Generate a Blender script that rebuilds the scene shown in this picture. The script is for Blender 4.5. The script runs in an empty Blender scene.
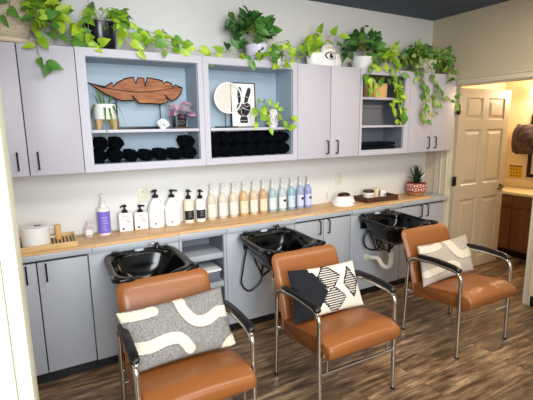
import bpy, bmesh, math, random
from mathutils import Vector, Matrix, noise
PI = math.pi
random.seed(7)
COL = bpy.context.scene.collection
SC = bpy.context.scene

# ---------------------------------------------------------------- camera
CAM = Vector((-0.9389, -3.1502, 1.6816)); YAW, PIT, ROLL, FPX = 0.51246, -0.17939, -0.01311, 411.378
FWD = Vector((math.sin(YAW)*math.cos(PIT), math.cos(YAW)*math.cos(PIT), math.sin(PIT)))
_r = Vector((math.cos(YAW), -math.sin(YAW), 0)); _u = _r.cross(FWD)
RGT = _r*math.cos(ROLL) + _u*math.sin(ROLL); UPV = -_r*math.sin(ROLL) + _u*math.cos(ROLL)
cd = bpy.data.cameras.new('camera'); cam = bpy.data.objects.new('camera', cd); COL.objects.link(cam)
cam.matrix_world = Matrix(((RGT.x, UPV.x, -FWD.x, CAM.x), (RGT.y, UPV.y, -FWD.y, CAM.y), (RGT.z, UPV.z, -FWD.z, CAM.z), (0, 0, 0, 1)))
cd.sensor_width = 36; cd.lens = FPX/533*36; cd.clip_start = .05
SC.camera = cam

# ---------------------------------------------------------------- light
w = bpy.data.worlds.new('world'); SC.world = w; w.use_nodes = True
w.node_tree.nodes['Background'].inputs[0].default_value = (1.0, 0.975, 0.94, 1)
w.node_tree.nodes['Background'].inputs[1].default_value = 0.5
def area(name, loc, target, sx, sy, power, col):
    l = bpy.data.lights.new(name, 'AREA'); l.shape = 'RECTANGLE'; l.size = sx; l.size_y = sy; l.energy = power; l.color = col
    o = bpy.data.objects.new(name, l); COL.objects.link(o); o.location = loc
    o.rotation_euler = (Vector(target)-Vector(loc)).to_track_quat('-Z', 'Y').to_euler(); return o
area('ceiling_panel_light', (0.3, -2.3, 2.72), (0.3, -2.2, 0), 1.2, .6, 34, (1, .97, .93))
area('ceiling_panel_light', (2.0, -2.0, 2.72), (2.0, -1.9, 0), 1.2, .6, 27, (1, .85, .66))
area('window_light', (-1.0, -5.0, 2.1), (-.55, 0, 1.15), 1.8, 1.8, 64, (.90, .96, 1)).data.spread = 1.75
def point(name, loc, power, col, r=.06):
    l = bpy.data.lights.new(name, 'POINT'); l.energy = power; l.color = col; l.shadow_soft_size = r
    o = bpy.data.objects.new(name, l); COL.objects.link(o); o.location = loc; return o
SC.view_settings.view_transform = 'Standard'; SC.view_settings.look = 'None'
SC.view_settings.gamma = 1; SC.view_settings.exposure = 0.35; SC.view_settings.use_curve_mapping = False

# ---------------------------------------------------------------- helpers
def at(u, v, x=None, y=None, z=None):
    """point on a world plane seen in direction (u,v) - used only to read sizes off the photograph"""
    d = FWD + RGT*((u-266.5)/FPX) - UPV*((v-200)/FPX)
    if x is not None: t = (x-CAM.x)/d.x
    elif y is not None: t = (y-CAM.y)/d.y
    else: t = (z-CAM.z)/d.z
    return CAM + d*t

def srgb(h):
    h = h.lstrip('#'); c = [int(h[i:i+2], 16)/255 for i in (0, 2, 4)]
    return tuple(x/12.92 if x <= .04045 else ((x+.055)/1.055)**2.4 for x in c) + (1,)

def mat(name, col, rough=.5, metal=0, var=0.0, scale=8, bump=0, bscale=60, coat=0, trans=0, spec=.5, stretch=None, col2=None, sub=0, ior=1.45):
    m = bpy.data.materials.new(name); m.use_nodes = True; nt = m.node_tree; b = nt.nodes['Principled BSDF']
    c = srgb(col) if isinstance(col, str) else col
    b.inputs['Base Color'].default_value = c; b.inputs['Roughness'].default_value = rough; b.inputs['Metallic'].default_value = metal
    b.inputs['Coat Weight'].default_value = coat; b.inputs['Transmission Weight'].default_value = trans
    b.inputs['Specular IOR Level'].default_value = spec; b.inputs['IOR'].default_value = ior
    if sub: b.inputs['Subsurface Weight'].default_value = sub; b.inputs['Subsurface Radius'].default_value = (.02, .02, .02)
    tc = nt.nodes.new('ShaderNodeTexCoord'); mp = nt.nodes.new('ShaderNodeMapping'); nt.links.new(tc.outputs['Object'], mp.inputs[0])
    if stretch: mp.inputs['Scale'].default_value = stretch
    n = nt.nodes.new('ShaderNodeTexNoise'); n.inputs['Scale'].default_value = scale; n.inputs['Detail'].default_value = 5
    nt.links.new(mp.outputs[0], n.inputs['Vector'])
    r = nt.nodes.new('ShaderNodeValToRGB'); nt.links.new(n.outputs['Fac'], r.inputs[0])
    if col2: c2 = srgb(col2) if isinstance(col2, str) else col2; c1 = c
    else: c1 = tuple(x*(1-var) for x in c[:3])+(1,); c2 = tuple(min(1, x*(1+var)) for x in c[:3])+(1,)
    r.color_ramp.elements[0].position = .3; r.color_ramp.elements[0].color = c1
    r.color_ramp.elements[1].position = .7; r.color_ramp.elements[1].color = c2
    nt.links.new(r.outputs[0], b.inputs['Base Color'])
    if bump:
        n2 = nt.nodes.new('ShaderNodeTexNoise'); n2.inputs['Scale'].default_value = bscale; nt.links.new(mp.outputs[0], n2.inputs['Vector'])
        bp = nt.nodes.new('ShaderNodeBump'); bp.inputs['Strength'].default_value = bump; bp.inputs['Distance'].default_value = .01
        nt.links.new(n2.outputs['Fac'], bp.inputs['Height']); nt.links.new(bp.outputs[0], b.inputs['Normal'])
    return m

def emis(name, col, s):
    m = bpy.data.materials.new(name); m.use_nodes = True; b = m.node_tree.nodes['Principled BSDF']
    b.inputs['Base Color'].default_value = srgb(col); b.inputs['Emission Color'].default_value = srgb(col); b.inputs['Emission Strength'].default_value = s
    return m

def link(name, bm, m, parent=None, smooth=False, loc=None):
    bmesh.ops.recalc_face_normals(bm, faces=bm.faces[:])
    me = bpy.data.meshes.new(name); bm.to_mesh(me); bm.free()
    for x in (m if isinstance(m, (list, tuple)) else [m]): me.materials.append(x)
    if smooth:
        for p in me.polygons: p.use_smooth = True
        try: me.set_sharp_from_angle(angle=math.radians(smooth if smooth is not True else 40))
        except Exception: pass
    o = bpy.data.objects.new(name, me); COL.objects.link(o)
    if parent: o.parent = parent
    if loc: o.location = loc
    return o

def empty(name, loc, label=None, cat=None, group=None, rz=0):
    o = bpy.data.objects.new(name, None); COL.objects.link(o); o.location = loc; o.rotation_euler = (0, 0, rz); o.empty_display_size = .05
    if label: tag(o, label, cat, group)
    return o
def tag(o, label, cat, group=None):
    o['label'] = label; o['category'] = cat
    if group: o['group'] = group
    return o
def struct(o): o['kind'] = 'structure'; return o

def box(bm, x0, x1, y0, y1, z0, z1, bev=0, seg=2, mi=0):
    vs = [bm.verts.new((x, y, z)) for z in (z0, z1) for y in (y0, y1) for x in (x0, x1)]
    fs = [bm.faces.new([vs[i] for i in q]) for q in ((0, 2, 3, 1), (4, 5, 7, 6), (0, 1, 5, 4), (2, 6, 7, 3), (0, 4, 6, 2), (1, 3, 7, 5))]
    for f in fs: f.material_index = mi
    if bev:
        es = list({e for f in fs for e in f.edges})
        bmesh.ops.bevel(bm, geom=es, offset=bev, segments=seg, profile=.5, affect='EDGES')
    return vs
def bx(name, dims, m, parent=None, bev=0, seg=2):
    bm = bmesh.new(); box(bm, *dims, bev=bev, seg=seg); return link(name, bm, m, parent, smooth=bool(bev))

def smoothpath(pts, n=6):
    P = [Vector(p) for p in pts]
    if len(P) < 3: return P
    out = []
    for i in range(len(P)-1):
        p0 = P[max(i-1, 0)]; p1 = P[i]; p2 = P[i+1]; p3 = P[min(i+2, len(P)-1)]
        for k in range(n):
            t = k/n
            out.append(.5*((2*p1)+(p2-p0)*t+(2*p0-5*p1+4*p2-p3)*t*t+(3*p1-p0-3*p2+p3)*t**3))
    out.append(P[-1]); return out
def fillet(pts, r, n=6):
    P = [Vector(p) for p in pts]; out = [P[0]]
    for i in range(1, len(P)-1):
        a = (P[i-1]-P[i]); b = (P[i+1]-P[i]); d = min(r, a.length*.48, b.length*.48)
        A = P[i]+a.normalized()*d; B = P[i]+b.normalized()*d
        for k in range(n+1):
            t = k/n; out.append(A*(1-t)**2+P[i]*2*t*(1-t)+B*t*t)
    out.append(P[-1]); return out
def tube(bm, pts, r, n=10, closed=False, caps=True, rr=None, mi=0):
    P = [Vector(p) for p in pts]; rings = []; N = len(P)
    t0 = (P[1]-P[0]).normalized(); up = Vector((0, 0, 1)) if abs(t0.z) < .9 else Vector((1, 0, 0)); a = t0.cross(up).normalized()
    for i, p in enumerate(P):
        if closed: t = (P[(i+1) % N]-P[i-1]).normalized()
        else: t = (P[min(i+1, N-1)]-P[max(i-1, 0)]).normalized()
        a = (a-t*a.dot(t)); a = a.normalized() if a.length > 1e-6 else t.orthogonal().normalized()
        b = t.cross(a); R = rr[i] if rr else r
        rings.append([bm.verts.new(p+(a*math.cos(2*PI*k/n)+b*math.sin(2*PI*k/n))*R) for k in range(n)])
    for i in range(N if closed else N-1):
        A, B = rings[i], rings[(i+1) % N]
        for k in range(n):
            f = bm.faces.new((A[k], A[(k+1) % n], B[(k+1) % n], B[k])); f.material_index = mi
    if caps and not closed: bm.faces.new(rings[0][::-1]).material_index = mi; bm.faces.new(rings[-1]).material_index = mi
def lathe(bm, prof, n=28, c=(0, 0, 0), sx=1, sy=1, power=2.0, mi=0, wav=None):
    """prof: (r,z) list from bottom to top; superellipse cross-section when power != 2"""
    rings = []
    for r, z in prof:
        ring = []
        for k in range(n):
            a = 2*PI*k/n; ca, sa = math.cos(a), math.sin(a)
            s = (abs(ca)**power+abs(sa)**power)**(-1/power)
            R = r*s*(wav(a, z) if wav else 1)
            ring.append(bm.verts.new((c[0]+R*ca*sx, c[1]+R*sa*sy, c[2]+z)))
        rings.append(ring)
    for A, B in zip(rings, rings[1:]):
        for k in range(n):
            f = bm.faces.new((A[k], A[(k+1) % n], B[(k+1) % n], B[k])); f.material_index = mi
    if prof[0][0] > 1e-5: bm.faces.new(rings[0][::-1]).material_index = mi
    if prof[-1][0] > 1e-5: bm.faces.new(rings[-1]).material_index = mi
def lt(name, prof, m, parent=None, c=(0, 0, 0), smooth=35, **k):
    bm = bmesh.new(); lathe(bm, prof, c=c, **k); return link(name, bm, m, parent, smooth=smooth)
def tb(name, pts, r, m, parent=None, **k):
    bm = bmesh.new(); tube(bm, pts, r, **k); return link(name, bm, m, parent, smooth=True)
def prism(bm, pts2, to3, d, mi=0):
    """closed polygon pts2 mapped by to3(a,b)->Vector, thickened along Vector d"""
    A = [bm.verts.new(to3(*p)) for p in pts2]; B = [bm.verts.new(to3(*p)+d) for p in pts2]
    bm.faces.new(A).material_index = mi; bm.faces.new(B[::-1]).material_index = mi; n = len(A)
    for i in range(n): bm.faces.new((A[i], B[i], B[(i+1) % n], A[(i+1) % n])).material_index = mi

# ---------------------------------------------------------------- materials
M = dict(
 wall=mat('wall_paint', '#dcdad5', .7, var=.02, bump=.05, bscale=300),
 wallr=mat('warm_lit_wall_paint', '#cdbea4', .7, var=.02, bump=.05, bscale=300),  # same wall paint, with the warm light at the right put into its colour
 ceil=mat('ceiling_paint', '#535f72', .8, var=.02),
 cab=mat('cabinet_laminate', '#b8b5be', .42, var=.015),
 cabin=mat('cabinet_interior', '#9fb0be', .5, var=.02),
 cabind=mat('cabinet_interior_grey', '#6f747d', .5, var=.02),
 base=mat('base_laminate', '#a5a8ae', .42, var=.02),
 dark=mat('gap_black', '#15161a', .5),
 kick=mat('kick_black', '#101114', .35),
 edge=mat('counter_edge_laminate', '#a7abb2', .35, var=.03, scale=20),
 black=mat('black_metal', '#101012', .35, metal=.3),
 blackp=mat('black_plastic', '#0c0c0e', .3),
 gloss=mat('black_gloss_resin', '#040405', .16, spec=.35),
 pad=mat('arm_pad', '#0c0c0e', .35),
 chrome=mat('chrome', '#d2cfca', .14, metal=1),
 leather=mat('tan_vinyl', '#8a5226', .38, var=.05, scale=5, bump=.10, bscale=220, coat=.08),
 seam=mat('vinyl_piping', '#7f4722', .45),
 cream=mat('tuft_cream', '#dbd0bc', .95, var=.04, scale=60, bump=1.0, bscale=120),
 casing=mat('casing_paint', '#d6cbb3', .4, var=.01),
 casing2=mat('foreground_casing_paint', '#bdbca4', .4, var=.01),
 door=mat('door_paint', '#b8ad96', .4, var=.01),
 bath=mat('bathroom_wall', '#e4d0ad', .7, var=.02),
 vanity=mat('vanity_wood', '#774828', .45, var=.25, scale=6, stretch=(1, 1, .15)),
 vtop=mat('vanity_counter', '#e8d6ac', .3, var=.03),
 white=mat('white_ceramic', '#ece9e6', .3, coat=.3),
 whitem=mat('white_matte', '#e4e2e0', .6),
 wood=mat('shelf_wood', '#b98a5a', .5, var=.2, scale=5, stretch=(1, 12, 12)),
 darkwood=mat('walnut', '#4a2a20', .4, var=.2, scale=8, stretch=(1, 10, 10)),
 brass=mat('antique_brass', '#6b5737', .3, metal=1),
 soil=mat('potting_soil', '#2c221a', .95, var=.3, scale=60, bump=.6),
 stem=mat('vine_stem', '#7f8f3a', .6),
 towel=mat('black_terry', '#0e131c', 1.0, var=.4, spec=.1, scale=60, bump=1, bscale=180),
 ivory=mat('ivory_plastic', '#d9d6c0', .4),
 pvc=mat('pvc_pipe', '#d8d2c4', .35),
 glassp=mat('clear_plastic', '#f2f2f0', .12, trans=.55, var=.01),
)
def leafmat(name, c1, c2, sc=14):
    m = mat(name, c1, .42, scale=sc, col2=c2, sub=0); b = m.node_tree.nodes['Principled BSDF']
    b.inputs['Transmission Weight'].default_value = 0
    return m
LIME = [leafmat('lime_leaf', '#86ab22', '#b4cf3c'), leafmat('lime_leaf_deep', '#6c9722', '#97bd34'), leafmat('green_leaf', '#45782a', '#6f9f36')]
DARKL = [leafmat('dark_leaf', '#335c26', '#5a8b3a'), leafmat('mid_leaf', '#3c6c2a', '#5f9a3e'), leafmat('deep_leaf', '#203f1c', '#37622a')]
MIXL = [LIME[2], leafmat('olive_leaf', '#4f6a2c', '#7d9646'), DARKL[1], DARKL[0], leafmat('pale_leaf', '#7f9a4c', '#adba76')]

def floor_material():
    m = bpy.data.materials.new('wood_plank_floor'); m.use_nodes = True; nt = m.node_tree; b = nt.nodes['Principled BSDF']
    L = nt.links.new
    tc = nt.nodes.new('ShaderNodeTexCoord'); br = nt.nodes.new('ShaderNodeTexBrick')
    br.inputs['Scale'].default_value = 1; br.inputs['Brick Width'].default_value = 1.15; br.inputs['Row Height'].default_value = .152
    br.inputs['Mortar Size'].default_value = .0016; br.inputs['Mortar Smooth'].default_value = .2; br.offset = .37; br.inputs['Bias'].default_value = 0
    br.inputs['Color1'].default_value = (0, 0, 0, 1); br.inputs['Color2'].default_value = (1, 1, 1, 1); br.inputs['Mortar'].default_value = (.5, .5, .5, 1)
    L(tc.outputs['Object'], br.inputs['Vector'])
    # per plank shift of the grain
    sh = nt.nodes.new('ShaderNodeVectorMath'); sh.operation = 'MULTIPLY'; sh.inputs[1].default_value = (7, 3, 5); L(br.outputs['Color'], sh.inputs[0])
    ad = nt.nodes.new('ShaderNodeVectorMath'); ad.operation = 'ADD'; L(tc.outputs['Object'], ad.inputs[0]); L(sh.outputs[0], ad.inputs[1])
    def nz(scale, st, det=6):
        mp = nt.nodes.new('ShaderNodeMapping'); mp.inputs['Scale'].default_value = st; L(ad.outputs[0], mp.inputs[0])
        n = nt.nodes.new('ShaderNodeTexNoise'); n.inputs['Scale'].default_value = scale; n.inputs['Detail'].default_value = det; n.inputs['Roughness'].default_value = .65
        L(mp.outputs[0], n.inputs['Vector']); return n
    g1 = nz(3.4, (1, 8, 1), 9); g2 = nz(5, (1, 26, 1)); g3 = nz(4.5, (1, 3, 1), 5)
    def ramp(n, stops):
        r = nt.nodes.new('ShaderNodeValToRGB'); e = r.color_ramp.elements
        e[0].position, e[0].color = stops[0][0], srgb(stops[0][1]); e[1].position, e[1].color = stops[-1][0], srgb(stops[-1][1])
        for p, c in stops[1:-1]: q = e.new(p); q.color = srgb(c)
        L(n.outputs['Fac'], r.inputs[0]); return r
    r1 = ramp(g1, [(.30, '#3a2a1e'), (.43, '#6d543e'), (.56, '#95795a'), (.70, '#c4ab88')])
    r2 = ramp(g2, [(.36, '#6a5a4d'), (.60, '#ffffff')])
    r3 = ramp(g3, [(.38, '#5d4f44'), (.60, '#ffffff')])
    mx = nt.nodes.new('ShaderNodeMix'); mx.data_type = 'RGBA'; mx.blend_type = 'MULTIPLY'; mx.inputs[0].default_value = .55
    L(r1.outputs[0], mx.inputs[6]); L(r2.outputs[0], mx.inputs[7])
    m2 = nt.nodes.new('ShaderNodeMix'); m2.data_type = 'RGBA'; m2.blend_type = 'MULTIPLY'; m2.inputs[0].default_value = .5
    L(mx.outputs[2], m2.inputs[6]); L(r3.outputs[0], m2.inputs[7])
    hs = nt.nodes.new('ShaderNodeHueSaturation'); L(m2.outputs[2], hs.inputs['Color']); hs.inputs['Saturation'].default_value = 1.0
    mr = nt.nodes.new('ShaderNodeMapRange'); mr.inputs[3].default_value = .75; mr.inputs[4].default_value = 1.55; L(br.outputs['Color'], mr.inputs[0]); L(mr.outputs[0], hs.inputs['Value'])
    m3 = nt.nodes.new('ShaderNodeMix'); m3.data_type = 'RGBA'; L(br.outputs['Fac'], m3.inputs[0]); L(hs.outputs[0], m3.inputs[6]); m3.inputs[7].default_value = srgb('#1c1510')
    L(m3.outputs[2], b.inputs['Base Color']); b.inputs['Roughness'].default_value = .38
    bp = nt.nodes.new('ShaderNodeBump'); bp.inputs['Strength'].default_value = .15; bp.inputs['Distance'].default_value = .003; L(g2.outputs['Fac'], bp.inputs['Height']); L(bp.outputs[0], b.inputs['Normal'])
    return m
M['floor'] = floor_material()
def butcher():
    m = bpy.data.materials.new('butcher_block'); m.use_nodes = True; nt = m.node_tree; b = nt.nodes['Principled BSDF']; L = nt.links.new
    tc = nt.nodes.new('ShaderNodeTexCoord'); br = nt.nodes.new('ShaderNodeTexBrick'); br.inputs['Scale'].default_value = 1
    br.inputs['Brick Width'].default_value = .36; br.inputs['Row Height'].default_value = .042; br.inputs['Mortar Size'].default_value = .0012
    br.inputs['Color1'].default_value = srgb('#d0a069'); br.inputs['Color2'].default_value = srgb('#e2bd8a'); br.inputs['Mortar'].default_value = srgb('#9d7040')
    L(tc.outputs['Object'], br.inputs['Vector'])
    mp = nt.nodes.new('ShaderNodeMapping'); mp.inputs['Scale'].default_value = (2, 30, 30); L(tc.outputs['Object'], mp.inputs[0])
    n = nt.nodes.new('ShaderNodeTexNoise'); n.inputs['Scale'].default_value = 3; n.inputs['Detail'].default_value = 5; L(mp.outputs[0], n.inputs['Vector'])
    r = nt.nodes.new('ShaderNodeValToRGB'); r.color_ramp.elements[0].color = (.55, .5, .45, 1); r.color_ramp.elements[1].color = (1, 1, 1, 1); r.color_ramp.elements[0].position = .3; r.color_ramp.elements[1].position = .6
    L(n.outputs['Fac'], r.inputs[0]); mx = nt.nodes.new('ShaderNodeMix'); mx.data_type = 'RGBA'; mx.blend_type = 'MULTIPLY'; mx.inputs[0].default_value = .5
    L(br.outputs['Color'], mx.inputs[6]); L(r.outputs[0], mx.inputs[7]); L(mx.outputs[2], b.inputs['Base Color']); b.inputs['Roughness'].default_value = .4
    return m
M['butcher'] = butcher()

# ---------------------------------------------------------------- setting
WY = .05      # back wall
XR = 2.95     # right wall
ZC = 2.765
XL = -1.31    # left wall of the alcove
UF, UB, UT = -.303, 1.399, 2.167      # upper cabinet front, bottom, top
BF = -.275    # base cabinet front
CF, CT = -.296, .918                  # counter front, top
DY0, DY1, DZ = -.245, -1.155, 2.07    # doorway
struct(bx('floor', (-3.0, 5.2, -4.2, .5, -.05, 0), M['floor']))
struct(bx('ceiling', (XL-.1, 3.07, -4.2, .15, ZC, ZC+.06), M['ceil']))
struct(bx('wall_back', (XL-.1, XR, WY, WY+.1, 0, ZC), M['wall']))
struct(bx('wall_left', (XL-.1, XL, -2.28, WY, 0, ZC), M['wall']))
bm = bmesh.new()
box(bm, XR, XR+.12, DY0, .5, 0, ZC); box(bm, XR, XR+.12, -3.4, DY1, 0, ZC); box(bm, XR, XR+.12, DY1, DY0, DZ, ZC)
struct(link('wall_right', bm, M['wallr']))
# return wall beside the photographer with its cased edge
FE = -.9765
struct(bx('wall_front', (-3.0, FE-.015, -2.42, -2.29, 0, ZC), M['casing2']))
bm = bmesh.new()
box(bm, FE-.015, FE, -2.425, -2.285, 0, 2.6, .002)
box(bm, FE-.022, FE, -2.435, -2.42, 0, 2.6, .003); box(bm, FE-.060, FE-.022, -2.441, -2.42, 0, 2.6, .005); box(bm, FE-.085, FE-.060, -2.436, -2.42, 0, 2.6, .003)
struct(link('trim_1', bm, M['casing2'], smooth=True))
# doorway casing on right wall
bm = bmesh.new()
cx0 = XR-.018
def casing(bm, ya, yb, z0, z1):
    box(bm, XR-.020, XR+.001, ya, ya+(yb-ya)*.22, z0, z1, .003); box(bm, XR-.013, XR+.001, ya+(yb-ya)*.22, ya+(yb-ya)*.8, z0, z1, .003); box(bm, XR-.024, XR+.001, ya+(yb-ya)*.8, yb, z0, z1, .004)
casing(bm, DY0, DY0+.085, 0, DZ+.062); casing(bm, DY1, DY1-.062, 0, DZ+.062)
box(bm, XR-.020, XR+.001, DY1-.062, DY0+.062, DZ, DZ+.014, .003); box(bm, XR-.012, XR+.001, DY1-.062, DY0+.062, DZ+.014, DZ+.05, .003); box(bm, XR-.022, XR+.001, DY1-.062, DY0+.062, DZ+.05, DZ+.062, .003)
struct(link('trim_2', bm, M['casing'], smooth=True))
# jamb lining
bm = bmesh.new()
box(bm, XR, XR+.12, DY0-.012, DY0, 0, DZ); box(bm, XR, XR+.12, DY1, DY1+.012, 0, DZ); box(bm, XR, XR+.12, DY1+.012, DY0-.012, DZ-.012, DZ)
box(bm, XR+.06, XR+.075, DY1+.012, DY1+.024, 0, DZ-.012)
struct(link('trim_3', bm, M['casing']))
struct(bx('baseboard_right', (XR-.012, XR, -3.4, DY1-.064, 0, .095), M['kick'], bev=.002))
# flat pilaster strip of the older casing between cabinet and casing
struct(bx('trim_4', (XR-.010, XR, DY0+.087, DY0+.165, 0, UT), M['casing'], bev=.002))
# bathroom beyond the doorway
struct(bx('wall_bathroom_side', (4.62, 4.7, -1.9, .5, 0, 2.5), M['bath']))
struct(bx('wall_bathroom_back', (XR+.12, 4.62, .2, .3, 0, 2.5), M['bath']))
struct(bx('wall_bathroom_front', (XR+.12, 4.7, -2.0, -1.9, 0, 2.5), M['bath']))
struct(bx('ceiling_bathroom', (XR+.12, 4.7, -1.9, .3, 2.5, 2.55), M['bath']))

# the open six panel door
def make_door():
    d = empty('door_1', (XR+.055, -.262, 0)); struct(d)
    W, H, T = .888, 2.035, .035
    rects = [(a, b, z0, z1) for (a, b, z0, z1) in [(.11, .403, 1.71, 1.945), (.496, .793, 1.71, 1.945), (.11, .403, 1.0, 1.61), (.496, .793, 1.0, 1.61), (.11, .403, .13, .84), (.496, .793, .13, .84)]]
    bm = bmesh.new()
    xs = sorted({0, W, .11, .403, .496, .793}); zs = sorted({.012, H+.005, .13, .84, 1.0, 1.61, 1.71, 1.945})
    for i in range(len(xs)-1):
        for j in range(len(zs)-1):
            a, b, c, e = xs[i], xs[i+1], zs[j], zs[j+1]
            if any(abs(a-r[0]) < 1e-6 and abs(c-r[2]) < 1e-6 for r in rects): continue
            box(bm, a, b, -T, 0, c, e)
    bmesh.ops.remove_doubles(bm, verts=bm.verts[:], dist=1e-5)
    # panels: sunk flat with sloping moulding then raised field
    for a, b, c, e in rects:
        for y0, sgn in ((-T, 1), (0, -1)):
            def ring(i, dep): return [bm.verts.new((x, y0+sgn*dep, z)) for x, z in ((a+i, c+i), (b-i, c+i), (b-i, e-i), (a+i, e-i))]
            R = [ring(0, 0), ring(.012, .012), ring(.03, .012), ring(.055, .004)]
            for p, q in zip(R, R[1:]):
                for k in range(4): bm.faces.new((p[k], p[(k+1) % 4], q[(k+1) % 4], q[k]))
            bm.faces.new(R[-1])
    link('door_leaf', bm, M['door'], d)
    for z in (.25, 1.06, 1.82):
        bm = bmesh.new(); box(bm, -.028, .03, -T-.004, -T+.004, z-.05, z+.05, .002); tube(bm, [(-.004, -T-.006, z-.052), (-.004, -T-.006, z+.052)], .008)
        link('hinge', bm, M['black'], d, smooth=True)
    h = lt('door_handle', [(.0, 0), (.032, 0), (.03, .008), (.012, .012), (.011, .04), (.0, .042)], M['brass'], d)
    h.rotation_euler = (PI/2, 0, 0); h.location = (W-.06, -T, .935)
    l = tb('lever', smoothpath([(0, 0, .04), (-.03, .004, .046), (-.07, .002, .046), (-.105, -.006, .044)]), .009, M['brass'], h)
    h2 = lt('door_handle', [(.0, 0), (.032, 0), (.03, .008), (.012, .012), (.014, .03), (.03, .045), (.024, .06), (0, .064)], M['brass'], d); h2.rotation_euler = (-PI/2, 0, 0); h2.location = (W-.06, 0, .935)
    d.rotation_euler = (0, 0, math.radians(-.8))
make_door()

# ---------------------------------------------------------------- cabinets
def handle(parent, x, y, z0, z1, kind='bar', name='handle'):
    bm = bmesh.new()
    if kind == 'bar': tube(bm, fillet([(x, y, z0+.008), (x, y-.028, z0+.008)], .01), .004); tube(bm, [(x, y, z1-.008), (x, y-.028, z1-.008)], .004); tube(bm, [(x, y-.028, z0), (x, y-.028, z1)], .0055)
    else: tube(bm, fillet([(x, y, z0), (x, y-.03, z0), (x, y-.03, z1), (x, y, z1)], .014), .0055)
    return link(name, bm, M['black'], parent, smooth=True)

def wall_cab(x0, x1, xm, label, cm, kind, hl, hr):
    t = empty('wall_cabinet', ((x0+x1)/2, WY, UB), label, 'cabinet'); ox, oy, oz = t.location
    t0 = M[cm]
    bm = bmesh.new(); box(bm, x0-ox+.001, x1-ox-.001, UF+.021-oy, -.001, .004, UT-oz); link('body', bm, t0, t)
    bx('gap_liner', (x0-ox+.006, x1-ox-.006, UF+.019-oy, UF+.022-oy, .006, UT-oz-.004), M['dark'], t)
    for a, b, hx in ((x0, xm, hl), (xm, x1, hr)):
        d = bx('door', (a-ox+.003, b-ox-.003, UF-oy, UF+.0185-oy, 0.0, UT-oz-.002), t0, t, bev=.0025)
        handle(d, hx-ox, UF-oy, 1.435-oz, 1.545-oz, kind)
    return t
wall_cab(-1.285, -.66, -.967, 'grey two door wall cabinet at far left under the woven planter', 'cab', 'bar', -1.022, -.915)
wall_cab(.965, 1.627, 1.301, 'light grey two door wall cabinet in the middle below the eye planter', 'cab', 'arch', 1.262, 1.366)
wall_cab(2.255, 2.925, 2.575, 'grey two door wall cabinet at right end behind trailing ivy by the doorway', 'cab', 'arch', 2.530, 2.632)

def open_unit(x0, x1, ox0, ox1, label, shelves, im, rail=False):
    t = empty('wall_shelf_unit', ((x0+x1)/2, WY, UB), label, 'shelf unit'); X, Y, Z = t.location
    F0, F1 = 1.447, 2.117
    bm = bmesh.new()  # outer carcass
    box(bm, x0-X+.001, ox0-X, UF+.019-Y, -.001, .002, UT-Z-.002); box(bm, ox1-X, x1-X-.001, UF+.019-Y, -.001, .002, UT-Z-.002)
    box(bm, ox0-X, ox1-X, UF+.019-Y, -.001, .002, F0-Z); box(bm, ox0-X, ox1-X, UF+.019-Y, -.001, F1-Z, UT-Z-.002)
    link('body', bm, M['cab'], t)
    bm = bmesh.new()
    box(bm, ox0-X, ox1-X, -.09, -.06, F0-Z, F1-Z); box(bm, ox0-X-.0005, ox0-X+.003, UF+.02-Y, -.06, F0-Z, F1-Z); box(bm, ox1-X-.003, ox1-X+.0005, UF+.02-Y, -.06, F0-Z, F1-Z); box(bm, ox0-X, ox1-X, UF+.02-Y, -.06, F1-Z-.003, F1-Z+.0005); box(bm, ox0-X, ox1-X, UF+.02-Y, -.06, F0-Z-.0005, F0-Z+.0004)
    link('lining', bm, M[im], t)
    if rail: bx('hanging_rail', (ox0-X+.004, ox1-X-.004, -.102, -.09, F1-Z-.075, F1-Z-.002), M[im], t, bev=.001)
    bm = bmesh.new(); box(bm, x0-X, ox0-X, UF-Y, UF+.0185-Y, 0, UT-Z); box(bm, ox1-X, x1-X, UF-Y, UF+.0185-Y, 0, UT-Z)
    box(bm, ox0-X, ox1-X, UF-Y, UF+.0185-Y, 0, F0-Z); box(bm, ox0-X, ox1-X, UF-Y, UF+.0185-Y, F1-Z, UT-Z)
    link('face_frame', bm, M['cab'], t)
    for z in shelves: bx('shelf', (ox0-X+.0035, ox1-X-.0035, UF+.002-Y, -.09, z-.02-Z, z-Z), M['cab'], t, bev=.001)
open_unit(-.659, .160, -.603, .122, 'open wall shelf unit holding the wooden leaf sculpture and loose black towels', [1.667], 'cabin')
open_unit(.162, .963, .203, .919, 'open wall shelf unit holding the ring ornament and peace sign print', [1.667], 'cabin')
open_unit(1.629, 2.253, 1.655, 2.185, 'narrow open wall shelf unit holding the grey fabric box, right of the middle doors', [1.670, 1.920], 'cabind', False)

def base_cab(x0, x1, xm, label, hl, hr, kind, gap=None):
    t = empty('base_cabinet', ((x0+x1)/2, WY, 0), label, 'cabinet'); X, Y, _ = t.location
    bx('body', (x0-X+.001, x1-X-.001, BF+.0205-Y, -.001, .085, .864), M['base'], t)
    bx('gap_liner', (x0-X+.003, x1-X-.003, BF+.019-Y, BF+.0215-Y, .09, .86), M['dark'], t)
    bx('toe_kick', (x0-X, x1-X, BF+.045-Y, BF+.06-Y, 0, .085), M['kick'], t)
    for a, b, hx in ((x0, xm, hl), (xm, x1, hr)):
        d = bx('door', (a-X+.003, b-X-.004, BF-Y, BF+.0185-Y, .088, .846), M['base'], t, bev=.0025)
        handle(d, hx-X, BF-Y, .722, .842, kind)
base_cab(-1.29, -.69, -.99, 'lower grey two door cabinet at far left, below the bamboo tray', -1.05, -.94, 'bar')
base_cab(.955, 1.575, 1.262, 'lower grey two door cabinet between middle and right shampoo bowls', 1.212, 1.312, 'arch')
base_cab(2.235, 2.90, 2.56, 'lower grey two door cabinet at right end beside the doorway', 2.515, 2.61, 'arch')
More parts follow.
